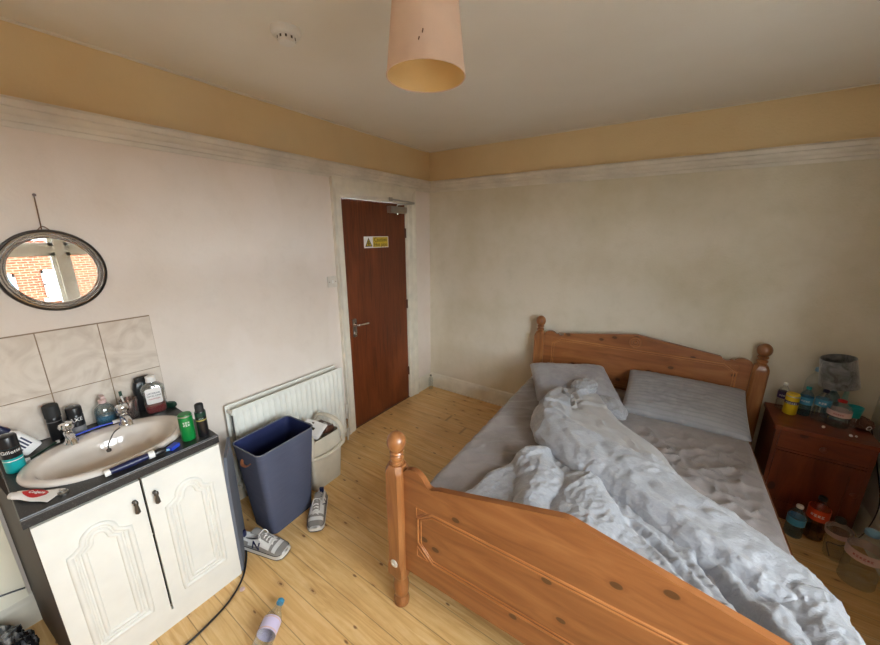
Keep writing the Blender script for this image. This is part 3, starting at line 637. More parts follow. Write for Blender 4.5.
# soap dispenser
so = thing('soap_dispenser', 'clear pump soap bottle between the two taps', 'soap bottle', (0.062, -2.725, WT+0.0005))
b = nb(); lathe(b, [(0.034, 0), (0.037, 0.006), (0.037, 0.07), (0.034, 0.085), (0.020, 0.100), (0.013, 0.104), (0.013, 0.112)], 28, sx=0.75); obj('bottle_body', b, 'soap_body', so, smooth=True)
b = nb(); lathe(b, [(0.032, 0.004), (0.034, 0.008), (0.034, 0.045)], 28, sx=0.72); obj('liquid', b, 'cyan', so, smooth=True)
b = nb(); lathe(b, [(0.014, 0.108), (0.015, 0.124), (0.006, 0.126), (0.005, 0.140)], 16); box(b, -0.008, 0.03, -0.007, 0.007, 0.138, 0.148); obj('pump', b, 'pink', so, smooth=True)
# cup with toothbrushes
tc = thing('tumbler', 'beige plastic tumbler behind the right tap', 'cup', (0.085, -2.640, WT+0.0005))
b = nb(); lathe(b, [(0.027, 0.0), (0.029, 0.003), (0.036, 0.098), (0.034, 0.098), (0.027, 0.006), (0.001, 0.006)], 28); obj('cup_body', b, 'pet_pink', tc, smooth=True)
tb = thing('toothbrush', 'white and green toothbrush standing in the beige tumbler', 'toothbrush', (0.082, -2.655, WT+0.009))
b = nb(); tube(b, smoothpath([(0, 0.008, 0), (0, 0, 0.06), (0.002, -0.006, 0.115)], 4), [0.005]*5+[0.0035]*4, 8); obj('handle', b, 'white', tb, smooth=True)
b = nb(); box(b, -0.002, 0.004, -0.012, -0.001, 0.113, 0.138); obj('bristles', b, 'dkgreen', tb)
# mouthwash
mw = thing('mouthwash_bottle', 'clear mouthwash bottle with white label and red liquid by the tiles', 'mouthwash', (0.118, -2.548, WT+0.0005), face_cam(0.118, -2.548)-PI/2)
b = nb(); rings = []
for w, d, z in ((0.060, 0.034, 0), (0.066, 0.038, 0.006), (0.072, 0.040, 0.04), (0.066, 0.038, 0.065), (0.078, 0.042, 0.10), (0.076, 0.040, 0.112), (0.052, 0.034, 0.126), (0.030, 0.028, 0.131), (0.028, 0.026, 0.136)):
    rings.append([(x, y, z) for x, y in rrect(w, d, min(w, d)*0.45, 5)])
loft(b, rings); obj('bottle_body', b, 'soap_body', mw, smooth=True)
b = nb(); rings = [[(x, y, z) for x, y in rrect(w, d, d*0.45, 5)] for w, d, z in ((0.061, 0.033, 0.004), (0.067, 0.036, 0.012), (0.066, 0.036, 0.035))]; loft(b, rings); obj('liquid', b, 'red', mw, smooth=True)
b = nb(); prism(b, rrect(0.052, 0.066, 0.008, 4, 0, 0.078), 0.0205, 0.0215, 'y'); obj('label', b, 'pwhite', mw)
mw.scale = (1.22, 1.22, 1.22)
RYp = Matrix(((-1, 0, 0, 0), (0, 0, 1, 0), (0, 1, 0, 0), (0, 0, 0, 1)))
text_flat('lettering', 'LISTERINE', 0.0095, 'navyp', mw, Matrix.Translation((0, 0.022, 0.090)) @ RYp); text_flat('lettering', 'TOTAL CARE', 0.0080, 'darktext', mw, Matrix.Translation((0, 0.022, 0.079)) @ RYp); text_flat('lettering', 'mouthwash', 0.0080, 'crimson', mw, Matrix.Translation((0, 0.022, 0.067)) @ RYp)
b = nb(); lathe(b, [(0.0165, 0.136), (0.0165, 0.158), (0.014, 0.160)], 20); obj('cap', b, 'white', mw, smooth=True)
# black bottle behind the mouthwash
bb = thing('shower_gel_bottle', 'black flat bottle hidden behind the mouthwash', 'bottle', (0.040, -2.562, WT+0.0005), 0.0)
b = nb(); loft(b, [[(x, y, z) for x, y in rrect(w, d, min(w, d)*0.4, 4)] for w, d, z in ((0.034, 0.075, 0), (0.038, 0.085, 0.01), (0.038, 0.088, 0.12), (0.032, 0.075, 0.15), (0.028, 0.060, 0.155))]); obj('bottle_body', b, 'black', bb, smooth=True)
b = nb(); loft(b, [[(x, y, z) for x, y in rrect(w, d, min(w, d)*0.4, 4)] for w, d, z in ((0.030, 0.062, 0.1555), (0.028, 0.060, 0.175))]); obj('cap', b, 'blackmat', bb, smooth=True)
# white razor packet with navy stripes
wp = thing('moisturiser_bottle', 'white squeeze bottle with navy cap and stripes leaning by the tiles', 'bottle', (0.100, -2.965, WT+0.012), rot=(0.55, -0.12, 0.1))
b = nb(); loft(b, [[(x, y, z) for x, y in rrect(w, d, w*0.4, 4)] for w, d, z in ((0.034, 0.060, 0), (0.038, 0.066, 0.01), (0.038, 0.062, 0.09), (0.026, 0.036, 0.112))]); obj('bottle_body', b, 'pwhite', wp, smooth=True)
b = nb(); loft(b, [[(x, y, z) for x, y in rrect(w, d, w*0.4, 4)] for w, d, z in ((0.030, 0.046, 0.112), (0.032, 0.050, 0.118), (0.026, 0.040, 0.145))]); obj('cap', b, 'navyp', wp, smooth=True)
b = nb()
for k in range(4): prism(b, [(-0.022+k*0.011, 0.028), (-0.016+k*0.011, 0.028), (-0.016+k*0.011, 0.072), (-0.022+k*0.011, 0.072)], 0.0188, 0.0197, 'x')
obj('stripe', b, 'navyp', wp)
# grey tub with red lid at the far left
gt = thing('tub', 'grey tub with a red lid at the far left end of the worktop', 'tub', (0.06, -3.03, WT+0.0005))
b = nb(); lathe(b, [(0.026, 0), (0.028, 0.004), (0.028, 0.09), (0.024, 0.095)], 24); obj('tub_body', b, 'grey', gt, smooth=True)
b = nb(); lathe(b, [(0.022, 0.0955), (0.022, 0.118), (0.019, 0.121)], 24); obj('lid', b, 'red', gt, smooth=True)
# green comb / pen at the left
pn = thing('razor', 'dark green and white disposable razor lying behind the basin left end', 'razor', (0.125, -2.955, WT+0.007))
b = nb(); tube(b, [(0.055, -0.035, 0), (0.02, 0.01, 0.002), (-0.02, 0.055, 0.004)], [0.005, 0.0045, 0.004], 8); obj('handle', b, 'dkgreen', pn, smooth=True)
b = nb(); box(b, 0.045, 0.068, -0.052, -0.030, -0.006, 0.006); obj('razor_head', b, 'pwhite', pn, bevel=0.002)
b = nb(); box(b, -0.026, -0.016, 0.053, 0.064, -0.001, 0.008); obj('end_cap', b, 'pwhite', pn, bevel=0.002)
# blue toothbrush behind the taps
tb2 = thing('toothbrush', 'blue toothbrush lying on the basin rim between the taps', 'toothbrush', (0.135, -2.775, WT+0.025))
b = nb(); tube(b, smoothpath([(0.0, -0.075, 0), (-0.004, 0.0, 0.003), (0, 0.055, 0.001)], 5), 0.004, 8); obj('handle', b, 'blue', tb2, smooth=True)
b = nb(); box(b, -0.006, 0.006, 0.055, 0.085, -0.003, 0.009); obj('bristles', b, 'pwhite', tb2)
# green packet right of mouthwash
gp = thing('soap_packet', 'small dark green packet beside the mouthwash bottle', 'packet', (0.120, -2.487, WT+0.0005), 0.6)
b = nb(); loft(b, [[(x, y, z) for x, y in rrect(0.05*s, 0.024*s, 0.006, 3)] for s, z in ((0.8, 0), (1.0, 0.008), (0.95, 0.02), (0.7, 0.028))]); obj('packet_body', b, 'dkgreen', gp, smooth=True)
b = nb(); box(b, -0.030, -0.018, -0.006, 0.006, 0.010, 0.022); obj('crimped_end', b, 'teal', gp)
# toothpaste tube, on the front left
tp = thing('toothpaste_tube', 'flattened red and white toothpaste tube at the front left of the worktop', 'toothpaste', (0.490, -3.015, WT+0.0005), math.atan2(0.075, 0.10)+0.05)
b = nb(); rings = []
for i in range(13):
    t = i/12; w = 0.018+0.016*t; hh = 0.020*(1-t)+0.0015
    rings.append([(-0.055+0.125*t, w*math.cos(a), hh/2+0.001+hh/2*math.sin(a)+0.002*math.sin(9*t)) for a in [2*PI*k/16 for k in range(16)]])
loft(b, rings); obj('tube_body', b, 'pwhite', tp, smooth=True)
b = nb(); rings = []
for i in range(9):
    t = 0.15+0.6*i/8; w = (0.018+0.016*t)*0.75*math.sin(PI*(i+0.8)/9.6); hh = 0.020*(1-t)+0.0015
    rings.append([(-0.055+0.125*t, q*w+0.004, hh+0.0022+0.002*math.sin(9*t)-abs(q)*0.0015) for q in (-1, -0.5, 0, 0.5, 1)])
loft(b, rings, close=False, cap0=False, cap1=False); obj('red_flash', b, 'red', tp)
text_flat('lettering', 'Colgate', 0.016, 'pwhite', tp, Matrix.Translation((0.008, 0.004, 0.0165)) @ Matrix.Rotation(0.12, 4, 'Y'))
b = nb(); lathe(b, [(0.011, 0), (0.011, 0.016), (0.009, 0.018)], 16, (-0.056, 0, 0.011), rot=Matrix.Rotation(-PI/2, 3, 'Y')); obj('cap', b, 'white', tp, smooth=True)
# ring / cap at basin front
cp = thing('ring', 'small dull metal ring lying at the front rim of the basin', 'ring', (0.545, -2.955, WT+0.0005))
b = nb(); lathe(b, [(0.014, 0), (0.014, 0.006), (0.011, 0.008), (0.011, 0.003), (0.001, 0.003)], 20); obj('rim', b, 'steel', cp, smooth=True)
# beard trimmer
tr = thing('beard_trimmer', 'navy and silver electric trimmer lying along the worktop front edge', 'trimmer', (0.562, -2.770, WT+0.016), PI/2-0.03)
b = nb(); tube(b, [(-0.062, 0, 0), (-0.03, 0, 0.0), (0.02, 0, 0.001), (0.052, 0, 0.002)], [0.011, 0.0135, 0.014, 0.012], 14); obj('handle', b, 'navyp', tr, smooth=True)
b = nb(); tube(b, [(-0.078, 0, -0.001), (-0.062, 0, 0)], [0.0125, 0.0125], 14); obj('end_cap', b, 'white', tr, smooth=True)
b = nb(); tube(b, [(0.0525, 0, 0.002), (0.072, 0, 0.002)], [0.0155, 0.0155], 14); obj('collar', b, 'white', tr, smooth=True)
b = nb(); tube(b, [(0.0725, 0, 0.0), (0.085, 0, 0.001), (0.110, 0, 0.0)], [0.013, 0.015, 0.010], 14); obj('trimmer_head', b, 'black', tr, smooth=True)
bl = thing('razor', 'bright blue razor head lying beside the trimmer', 'razor', (0.555, -2.630, WT+0.004), 0.5)
b = nb(); box(b, -0.012, 0.012, -0.020, 0.020, -0.003, 0.012); obj('razor_head', b, 'blue', bl, bevel=0.004)
b = nb(); tube(b, [(-0.002, -0.018, 0.003), (-0.014, -0.038, 0.006)], 0.006, 8); obj('neck', b, 'skyblue', bl, smooth=True)

# ------------------------------------------------------------ grey board between unit and bin
gb = nb(); prism(gb, [(-0.10, 0.0), (0.168, 0.0), (0.155, 0.55), (0.10, 0.64), (-0.10, 0.64)], 0.0, 0.014, 'y')
tag(obj('grey_board', gb, 'slate', loc=(0.392, -2.378, 0.0005), rotz=-0.505, bevel=0.002), 'slate grey board standing against the right side of the sink cabinet', 'board')

# ------------------------------------------------------------ left of the unit
b = nb(); box(b, 0.0, 0.03, -3.60, -3.105, 0.16, 0.70); tag(obj('bright_wall_panel', b, 'pale_panel', bevel=0.003), 'added pale cream panel for the bright lower wall left of the sink cabinet', 'panel')  # added panel; its pale colour stands for the brightly lit lower wall
b = nb(); tube(b, smoothpath([(0.036, -3.6, 0.36), (0.035, -3.3, 0.27), (0.035, -3.17, 0.232), (0.036, -3.106, 0.212)], 5), 0.0035, 6); tag(obj('wall_cable', b, 'black', smooth=True), 'thin black cable running across the pale panel left of the cabinet', 'cable')
b = nb(); bmesh.ops.create_icosphere(b, subdivisions=5, radius=1.0)
for v in b.verts:
    p = v.co.copy(); d = 0.30*abs(noise.noise(p*2.3))+0.18*abs(noise.noise(p*6))+0.08*abs(noise.noise(p*14)); p = p*(1-d)
    v.co = Vector((0.24+p.x*0.20, -3.275+p.y*0.165, 0.095+max(p.z, -0.75)*0.125))
tag(obj('bin_bag', b, 'bag', smooth=False), 'crumpled shiny black and silver plastic bag on the floor left of the sink cabinet', 'plastic bag')

# ------------------------------------------------------------ radiator
rd = thing('radiator', 'white double-panel radiator on the wall left of the door', 'radiator', (0.0, -1.785, 0.0))
def panel(b, x, y0, y1, z0, z1, nf, dep):
    pts = []
    pts.append((x-0.006, y0)); pts.append((x-0.002, y0)); 
    st = (y1-y0)/nf
    for i in range(nf):
        a = y0+i*st
        for f, dd in ((0.08, 0), (0.24, dep), (0.36, dep), (0.52, 0), (0.92, 0)): pts.append((x+dd, a+f*st))
    pts.append((x-0.002, y1)); pts.append((x-0.006, y1))
    def ring(z, s): return [((x-0.006)+(px-(x-0.006))*(s if px > x-0.001 else 1), py, z) for px, py in pts]
    def ring2(z, f): return [(px if px <= x-0.001 else (x-0.002)+(px-(x-0.002))*f if px > x+0.001 else px, py, z) for px, py in pts]
    flat = [(px if px <= x else x, py) for px, py in pts]
    R = [[(px, py, z0) for px, py in flat], [(px, py, z0+0.03) for px, py in flat], [(px, py, z0+0.05) for px, py in pts], [(px, py, z1-0.045) for px, py in pts], [(px, py, z1-0.028) for px, py in flat], [(px, py, z1) for px, py in flat]]
    loft(b, R)
b = nb(); panel(b, 0.112, -0.415, 0.425, 0.11, 0.69, 21, 0.010); fp = obj('front_panel', b, 'radiator', rd, smooth=True)
b = nb(); panel(b, 0.040, -0.425, 0.415, 0.11, 0.695, 21, 0.006); obj('back_panel', b, 'radiator', rd, smooth=True)
for yy in (-0.41, 0.405):
    for zz in (0.14, 0.66): b = nb(); tube(b, [(0.04, yy, zz), (0.108, yy, zz)], 0.012, 10); obj('connector', b, 'radiator', rd, smooth=True)
b = nb()
for k in range(34): box(b, 0.046, 0.104, -0.40+k*0.024, -0.396+k*0.024, 0.16, 0.62)
obj('fin', b, 'grey', rd)
for sgn, yy in ((-1, -0.455), (1, 0.462)):
    b = nb(); tube(b, smoothpath([(0.075, yy-sgn*0.045, 0.14), (0.075, yy-sgn*0.01, 0.14), (0.075, yy, 0.13), (0.075, yy, 0.004)], 4), 0.008, 10); pi = obj('pipe', b, 'offwhite', rd, smooth=True)
    b = nb(); lathe(b, [(0.012, 0.12), (0.014, 0.15), (0.012, 0.16), (0.020, 0.17), (0.022, 0.225), (0.014, 0.235)] if sgn < 0 else [(0.012, 0.12), (0.013, 0.165), (0.010, 0.17), (0.012, 0.20), (0.010, 0.205)], 14, (0.075, yy, 0)); obj('valve', b, 'white' if sgn < 0 else 'chrome', rd, smooth=True)
# tall pipe by the casing
b = nb(); tube(b, [(0.04, -1.288, 0.0), (0.04, -1.288, 0.31)], 0.0075, 10); lathe(b, [(0.012, 0.24), (0.012, 0.27), (0.008, 0.275), (0.011, 0.30), (0.009, 0.315)], 12, (0.04, -1.288, 0)); tag(obj('water_pipe', b, 'offwhite', smooth=True), 'short white pipe with a valve beside the door frame', 'pipe')

# ------------------------------------------------------------ navy bin
nbn = thing('laundry_bin', 'tall navy fabric-textured bin without lid beside the radiator', 'laundry bin', (0.365, -2.10, 0.0005), math.radians(4))
def taper(b, w0, d0, w1, d1, z0, z1, r, th=0.004, n=8, rim=True, inner=True):
    out = []
    for i in range(n+1):
        t = i/n; out.append([(x, y, z0+(z1-z0)*t) for x, y in rrect(w0+(w1-w0)*t, d0+(d1-d0)*t, r, 5)])
    inn = []
    if inner:
        inn.append([(x, y, z1) for x, y in rrect(w1-2*th, d1-2*th, r-th, 5)])
        inn.append([(x, y, z0+th) for x, y in rrect(w0-2*th, d0-2*th, r-th, 5)])
    return out, inn
b = nb(); out, inn = taper(b, 0.20, 0.285, 0.262, 0.372, 0.0, 0.56, 0.035); loft(b, out+inn[:1], True, True, False); obj('bin_body', b, 'navy', nbn, smooth=True)
b = nb(); loft(b, inn, True, False, True); obj('lining', b, 'navy_in', nbn, smooth=True)
b = nb(); tube(b, [(x, y, 0.561) for x, y in rrect(0.260, 0.370, 0.034, 6)], 0.0042, 8, closed=True); obj('rim', b, 'slate', nbn, smooth=True)
b = nb(); tube(b, smoothpath([(-0.04, -0.180, 0.49), (-0.02, -0.196, 0.475), (0.02, -0.196, 0.475), (0.04, -0.180, 0.49)], 4), 0.008, 8, flat=0.4); obj('handle', b, 'tan', nbn, smooth=True)

# ------------------------------------------------------------ cream waste bin
cb = thing('waste_bin', 'cream plastic waste bin with hooded rim full of packaging', 'waste bin', (0.275, -1.762, 0.0005), math.radians(2))
b = nb(); out, inn = taper(b, 0.20, 0.225, 0.225, 0.262, 0.0, 0.27, 0.02); loft(b, out+inn, True, True, True); obj('bin_body', b, 'cream_plastic', cb, smooth=True)
b = nb(); out, inn = taper(b, 0.230, 0.268, 0.212, 0.245, 0.2705, 0.375, 0.03)
out[1:1] = []
loft(b, out+inn[:1], True, False, False)
obj('lid_surround', b, 'cream_plastic', cb, smooth=True)
b = nb()
HP = [(0.118, 0.268), (0.128, 0.36), (0.105, 0.425), (0.03, 0.455), (-0.07, 0.445), (-0.11, 0.40)]
for q in (-1, 1): tube(b, smoothpath([(x, q*(0.137-0.01*k), z) for k, (x, z) in enumerate(HP)], 5), 0.017, 10, flat=0.6)
tube(b, smoothpath([(0.118, -0.137, 0.270), (0.130, -0.07, 0.258), (0.133, 0.0, 0.254), (0.130, 0.07, 0.258), (0.118, 0.137, 0.270)], 5), 0.014, 10)
obj('hood_rim', b, 'cream_plastic', cb, smooth=True)
pk = [((0.01, -0.03, 0.415), (0.16, 0.13, 0.035), (0.35, 0.2, 0.4), 'pwhite', 'white packet with black print sticking out of the cream waste bin'),
      ((0.0, 0.065, 0.385), (0.13, 0.09, 0.05), (-0.3, 0.1, 0.2), 'brown', 'brown and black wrapper inside the cream waste bin')]
for i, (lc, dm, rt, m, lb) in enumerate(pk):
    t = thing('food_packet', lb, 'packet', cb.matrix_basis @ Vector(lc) if False else Vector((0.275, -1.762, 0))+Vector(lc), rot=rt)
    b = nb(); loft(b, [[(x+0.004*noise.noise(Vector((x*40, y*40, i))), y, z+0.006*noise.noise(Vector((x*30, y*30, 5+i)))) for x, y in rrect(dm[0]*s, dm[1]*s, 0.01, 5)] for s, z in ((0.85, -dm[2]/2), (1, 0), (0.85, dm[2]/2))]); obj('wrapper', b, m, t, smooth=True)
    b = nb()
    for k in range(7):
        a = random.uniform(-0.4, 0.4)*dm[0]; c_ = random.uniform(-0.38, 0.38)*dm[1]; s = random.uniform(0.006, 0.014)
        box(b, a-s, a+s, c_-s*0.7, c_+s*0.7, dm[2]/2+0.0045, dm[2]/2+0.006)
    obj('print', b, 'darktext' if i == 0 else 'foil', t)

# ------------------------------------------------------------ trainers
def shoe(label, loc, rz, side):
    t = thing('trainer', label, 'shoe', loc, rz, 'pair of grey trainers')
    L = 0.285
    def hw(u):   # half width along length, u 0 heel .. 1 toe
        return 0.031+0.017*math.sin(min(1, u*1.25)*PI*0.62)-0.024*max(0, (u-0.82)/0.18)**2-0.012*max(0, (0.06-u)/0.06)**2
    def off(u): return side*0.010*math.sin(u*PI)
    us = [0, 0.015, 0.05, 0.12, 0.22, 0.34, 0.46, 0.58, 0.70, 0.80, 0.88, 0.94, 0.98, 1.0]
    def secs(z0, z1, grow, m, name, tz=0):
        b = nb(); rings = []
        for u in us:
            w = (hw(u)+grow)*(0.35 if u in (0, 1.0) else 1)
            x = (u-0.5)*L*(1+grow*5)
            toe = 0.012*max(0, (u-0.8)/0.2)**2
            rings.append([(x, off(u)-w, z0+toe), (x, off(u)+w, z0+toe), (x, off(u)+w*1.0, z1+toe), (x, off(u)-w*1.0, z1+toe)])
        loft(b, rings); return obj(name, b, m, t, smooth=True, bevel=0)
    secs(0.0, 0.008, 0.003, 'sole_dark', 'outsole'); secs(0.008, 0.027, 0.005, 'sole_white', 'midsole')
    # upper: open-topped shell
    def top(u):
        if u < 0.36: return 0.082-0.014*math.sin(u/0.36*PI)+0.004*(1-u/0.36)
        return 0.088-0.052*((u-0.36)/0.64)**1.15
    b = nb(); b2 = nb(); rings = []; inner = []
    for u in us:
        x = (u-0.5)*L; w = hw(u)*(0.55 if u in (0, 1.0) else 1.0); h = top(u) if u < 0.97 else 0.036
        h = max(h, 0.034); toe = 0.010*max(0, (u-0.8)/0.2)**2; k = []
        op = u < 0.40                    # ankle opening
        for j in range(17):
            a = j/16*PI
            if op:
                # walls leaning in, gap at the middle
                g = 0.60
                aa = a if a < PI/2 else PI-a; s = 1 if a < PI/2 else -1
                tt = min(1, aa/(PI/2)); y = w*(1-(1-g)*tt**1.6); z = 0.026+(h-0.026)*min(1, tt*1.0)
                if j == 8: y = 0; z = 0.035
                if j in (7, 9): y = w*g*0.92
                k.append((x, off(u)+s*y if j != 8 else off(u), z+toe))
            else:
                y = w*math.copysign(abs(math.cos(a))**0.62, math.cos(a)); z = 0.026+(h-0.026)*abs(math.sin(a))**0.85
                k.append((x, off(u)+y, z+toe))
        rings.append(k)
    loft(b, rings, close=False, cap0=False, cap1=False)
    ob = obj('upper', b, ['mesh_white'], t, smooth=True)
    # suede overlays: toe cap band, heel counter
    def overlay(u0, u1, j0, j1, m, name, nn=10, lift=0.0022):
        b = nb(); R = []
        for i in range(nn+1):
            u = u0+(u1-u0)*i/nn; x = (u-0.5)*L; w = hw(u); h = max(top(u), 0.034); toe = 0.010*max(0, (u-0.8)/0.2)**2; k = []
            for j in range(13):
                a = (j0+(j1-j0)*j/12)*PI
                if u < 0.40:
                    aa = a if a < PI/2 else PI-a; s = 1 if a < PI/2 else -1; tt = aa/(PI/2)
                    y = s*w*(1-0.4*tt**1.6); z = 0.026+(h-0.026)*tt
                else: y = w*math.copysign(abs(math.cos(a))**0.62, math.cos(a)); z = 0.026+(h-0.026)*abs(math.sin(a))**0.85
                nrm = Vector((0, math.cos(a), math.sin(a)))*lift
                k.append((x, off(u)+y+nrm.y, z+toe+nrm.z))
            R.append(k)
        loft(b, R, close=False, cap0=False, cap1=False); return obj(name, b, m, t, smooth=True)
    for s0, s1 in ((0.0, 0.34), (0.66, 1.0)): overlay(0.02, 0.20, s0, s1, 'suede', 'heel_counter')
    overlay(0.84, 0.975, 0.0, 1.0, 'suede', 'toe_cap'); overlay(0.70, 0.76, 0.0, 1.0, 'suede', 'overlay_band', 4)
    for s0, s1 in ((0.0, 0.17), (0.83, 1.0)): overlay(0.20, 0.84, s0, s1, 'suede', 'mudguard')
    # tongue, laces
    b = nb(); R = []
    for i in range(7):
        q = i/6; u = 0.34+0.30*q; x = (u-0.5)*L-0.03*(1-q)**2; z = top(u)+0.006+0.026*(1-q)**2
        R.append([(x, off(u)+y, z-abs(y)*0.25) for y in (-0.022, -0.011, 0, 0.011, 0.022)])
    loft(b, R, close=False, cap0=False, cap1=False); obj('tongue', b, 'suede', t, smooth=True)
    b = nb()
    for i in range(5):
        u = 0.42+0.065*i; x = (u-0.5)*L; z = top(u)
        tube(b, smoothpath([(x, off(u)-0.026, z-0.010), (x+0.008, off(u), z+0.007), (x+0.014, off(u)+0.026, z-0.012)], 4), 0.0026, 6)
        tube(b, smoothpath([(x+0.010, off(u)-0.026, z-0.012), (x+0.006, off(u), z+0.008), (x, off(u)+0.026, z-0.010)], 4), 0.0026, 6)
    x = -0.03; tube(b, smoothpath([(x, 0, 0.095), (x+0.012, 0.028, 0.108), (x+0.03, 0.034, 0.085), (x+0.004, 0.004, 0.094)], 5), 0.0024, 6); tube(b, smoothpath([(x, 0, 0.095), (x+0.022, -0.026, 0.112), (x+0.04, -0.030, 0.083), (x+0.004, 0, 0.094)], 5), 0.0024, 6)
    obj('laces', b, 'pwhite', t, smooth=True)
    for s in (-1, 1):
        bm = textbm('N', 0.064, 0.0014); bmesh.ops.scale(bm, vec=(1.2, 1, 1), verts=bm.verts[:])
        for v in bm.verts:
            px, pz, pd = v.co.x, v.co.y, v.co.z
            u = 0.40+(-s*px*-s)/L*1.0; zz = 0.052+pz*0.8; u = 0.40+px/L
            hh = max(top(u), 0.05); tt = (zz-0.026)/(hh-0.026); ang = math.asin(max(0, min(1, tt))**(1/0.85)) if u > 0.40 else tt*PI/2
            wv = hw(u)*(abs(math.cos(ang))**0.62) if u > 0.40 else hw(u)*(1-0.4*tt**1.6)
            v.co = Vector(((u-0.5)*L, off(u)+s*(wv+0.0035+pd), zz))
        if s > 0:
            for v in bm.verts: v.co.x = 2*((0.40-0.5)*L)-v.co.x
        obj('letter_mark', bm, 'navyp', t)
    b = nb()
    for s_ in (-1, 1):
        tube(b, [((u-0.5)*L, off(u)+s_*(hw(u)+0.0035), 0.030+0.010*max(0, (u-0.8)/0.2)**2) for u in [0.03+0.92*k/20 for k in range(21)]], 0.0018, 6)
    obj('piping', b, 'sole_dark', t, smooth=True)
    b = nb(); box(b, -0.5*L-0.001, -0.5*L+0.012, -0.013, 0.013, 0.055, 0.090); obj('heel_tab', b, 'navyp', t, bevel=0.003)
    b = nb(); R = []
    for u in (0.04, 0.12, 0.22, 0.32, 0.38):
        w = hw(u)*0.8; x = (u-0.5)*L; R.append([(x, off(u)-w, 0.045), (x, off(u)+w, 0.045)])
    loft(b, R, close=False, cap0=False, cap1=False); obj('insole', b, 'grey', t)
    return t
shoe('grey and white trainer with its side to us, next to the sink cabinet', (0.520, -2.315, 0.0), 0.33, 1)
shoe('grey and white trainer pointing to us, in front of the cream waste bin', (0.560, -1.985, 0.0), -0.80, -1)

# ------------------------------------------------------------ cable on the floor
b = nb(); tube(b, smoothpath([(0.20, -2.35, 0.006), (0.33, -2.345, 0.006), (0.47, -2.395, 0.006), (0.585, -2.475, 0.006), (0.650, -2.57, 0.006), (0.680, -2.68, 0.006), (0.695, -2.80, 0.006), (0.72, -3.0, 0.006), (0.78, -3.4, 0.006)], 8), 0.0048, 8)
tag(obj('power_cable', b, 'black', smooth=True), 'black cable curving over the floorboards past the sink cabinet', 'cable')
b = nb(); lathe(b, [(0.012, 0), (0.012, 0.003), (0.006, 0.004)], 16); tag(obj('pink_disc', b, 'pink', loc=(0.640, -2.505, 0.0005), smooth=True), 'small pinkish cap on the floor at the foot of the cabinet', 'cap')

# ------------------------------------------------------------ plastic bottles
def bottle(name, label, cat, x, y, z, r, h, body='pet', cap='blue', lab=None, labz=(0.4, 0.62), text=None, tmat='navyp', liquid=None, lev=0.3, group=None, ribs=True, rot=None, tsize=None, band_r=1.0, th=None):
    t = thing(name, label, cat, (x, y, z), rot=rot or (0, 0, 0), group=group)
    prof = [(r*0.75, 0.002), (r*0.95, 0.0), (r, h*0.03)]
    n = 22
    for i in range(n+1):
        f = 0.04+0.62*i/n; rr = r*(1-(0.035*abs(math.sin(i*1.3)) if ribs and not (labz[0]-0.02 < f < labz[1]+0.02) else 0.0)-(0.05*math.exp(-((f-0.36)/0.05)**2) if ribs else 0)); prof.append((rr, f*h))
    for f, q in ((0.70, 0.97), (0.76, 0.85), (0.82, 0.62), (0.87, 0.42), (0.90, 0.34), (0.915, 0.34)): prof.append((r*q, f*h))
    b = nb(); lathe(b, prof, 28); obj('bottle_body', b, body, t, smooth=True)
    nr = min(r*0.36, 0.017)
    b = nb(); lathe(b, [(r*0.38, h*0.917), (r*0.40, h*0.922), (r*0.40, h*0.985), (r*0.33, h)], 20); obj('cap', b, cap, t, smooth=True)
    if lab:
        b = nb(); lathe(b, [(r*1.012, h*labz[0]), (r*1.012, h*labz[1])], 28, cap0=False, cap1=False); obj('label', b, lab, t, smooth=True)
    if text: text_cyl('lettering', text, tsize or r*0.6, tmat, t, r*1.015, h*(labz[0]+labz[1])/2, face_cam(x, y) if th is None else th)
    if liquid:
        b = nb(); lathe(b, [(r*0.9, 0.004), (r*0.93, h*0.03), (r*0.93, h*lev)], 24); obj('liquid', b, liquid, t, smooth=True)
    return t
NZ = 0.612
bottle('water_bottle', 'small clear bottle with white cap behind the yellow can', 'bottle', 2.895, -0.095, NZ, 0.029, 0.175, 'pet', 'white', 'purple', (0.42, 0.66), '~xxxx', 'pwhite')
can('drink_can', 'yellow drink can with dark band on the bedside cabinet', 'drink can', 2.925, -0.160, 0.033, 0.135, 'yellow', 'foil', 0.0, z=NZ, extra=[(0.070, 0.090, 'purple'), (0.117, 0.123, 'foil')], text=[('~xxxxxx', 0.078, 0.018)])
bottle('water_bottle', 'blue sports bottle with teal cap, right of the yellow can', 'bottle', 2.992, -0.130, NZ, 0.032, 0.185, 'pet_blue', 'teal', 'cyan', (0.40, 0.66), '~xxxx', 'pwhite')
bottle('water_bottle', 'clear bottle with dark blue cap in the middle of the bedside group', 'bottle', 3.058, -0.160, NZ, 0.036, 0.195, 'pet', 'navyp', 'cyan', (0.48, 0.70), '~xxx', 'pwhite')
bottle('water_bottle', 'clear bottle with dark blue cap standing just before the grey lamp', 'bottle', 3.105, -0.105, NZ, 0.032, 0.20, 'pet_blue', 'navyp', None)
bottle('water_bottle', 'big clear water bottle rising highest, left of the grey lampshade', 'bottle', 3.030, -0.065, NZ, 0.046, 0.30, 'pet', 'skyblue', None, (0.5, 0.6))
bottle('water_bottle', 'squat clear bottle with red cap and pink label at the cabinet front', 'bottle', 3.120, -0.205, NZ, 0.050, 0.165, 'pet', 'red', 'pink', (0.42, 0.62), '~xxxxx', 'crimson', 'water', 0.35, tsize=0.016)
tcup = thing('cup', 'teal cup stacked on a pinkish tumbler on the bedside cabinet', 'cup', (3.190, -0.165, NZ))
b = nb(); lathe(b, [(0.024, 0), (0.030, 0.06), (0.030, 0.061)], 24); obj('lower_tumbler', b, 'pet_pink', tcup, smooth=True)
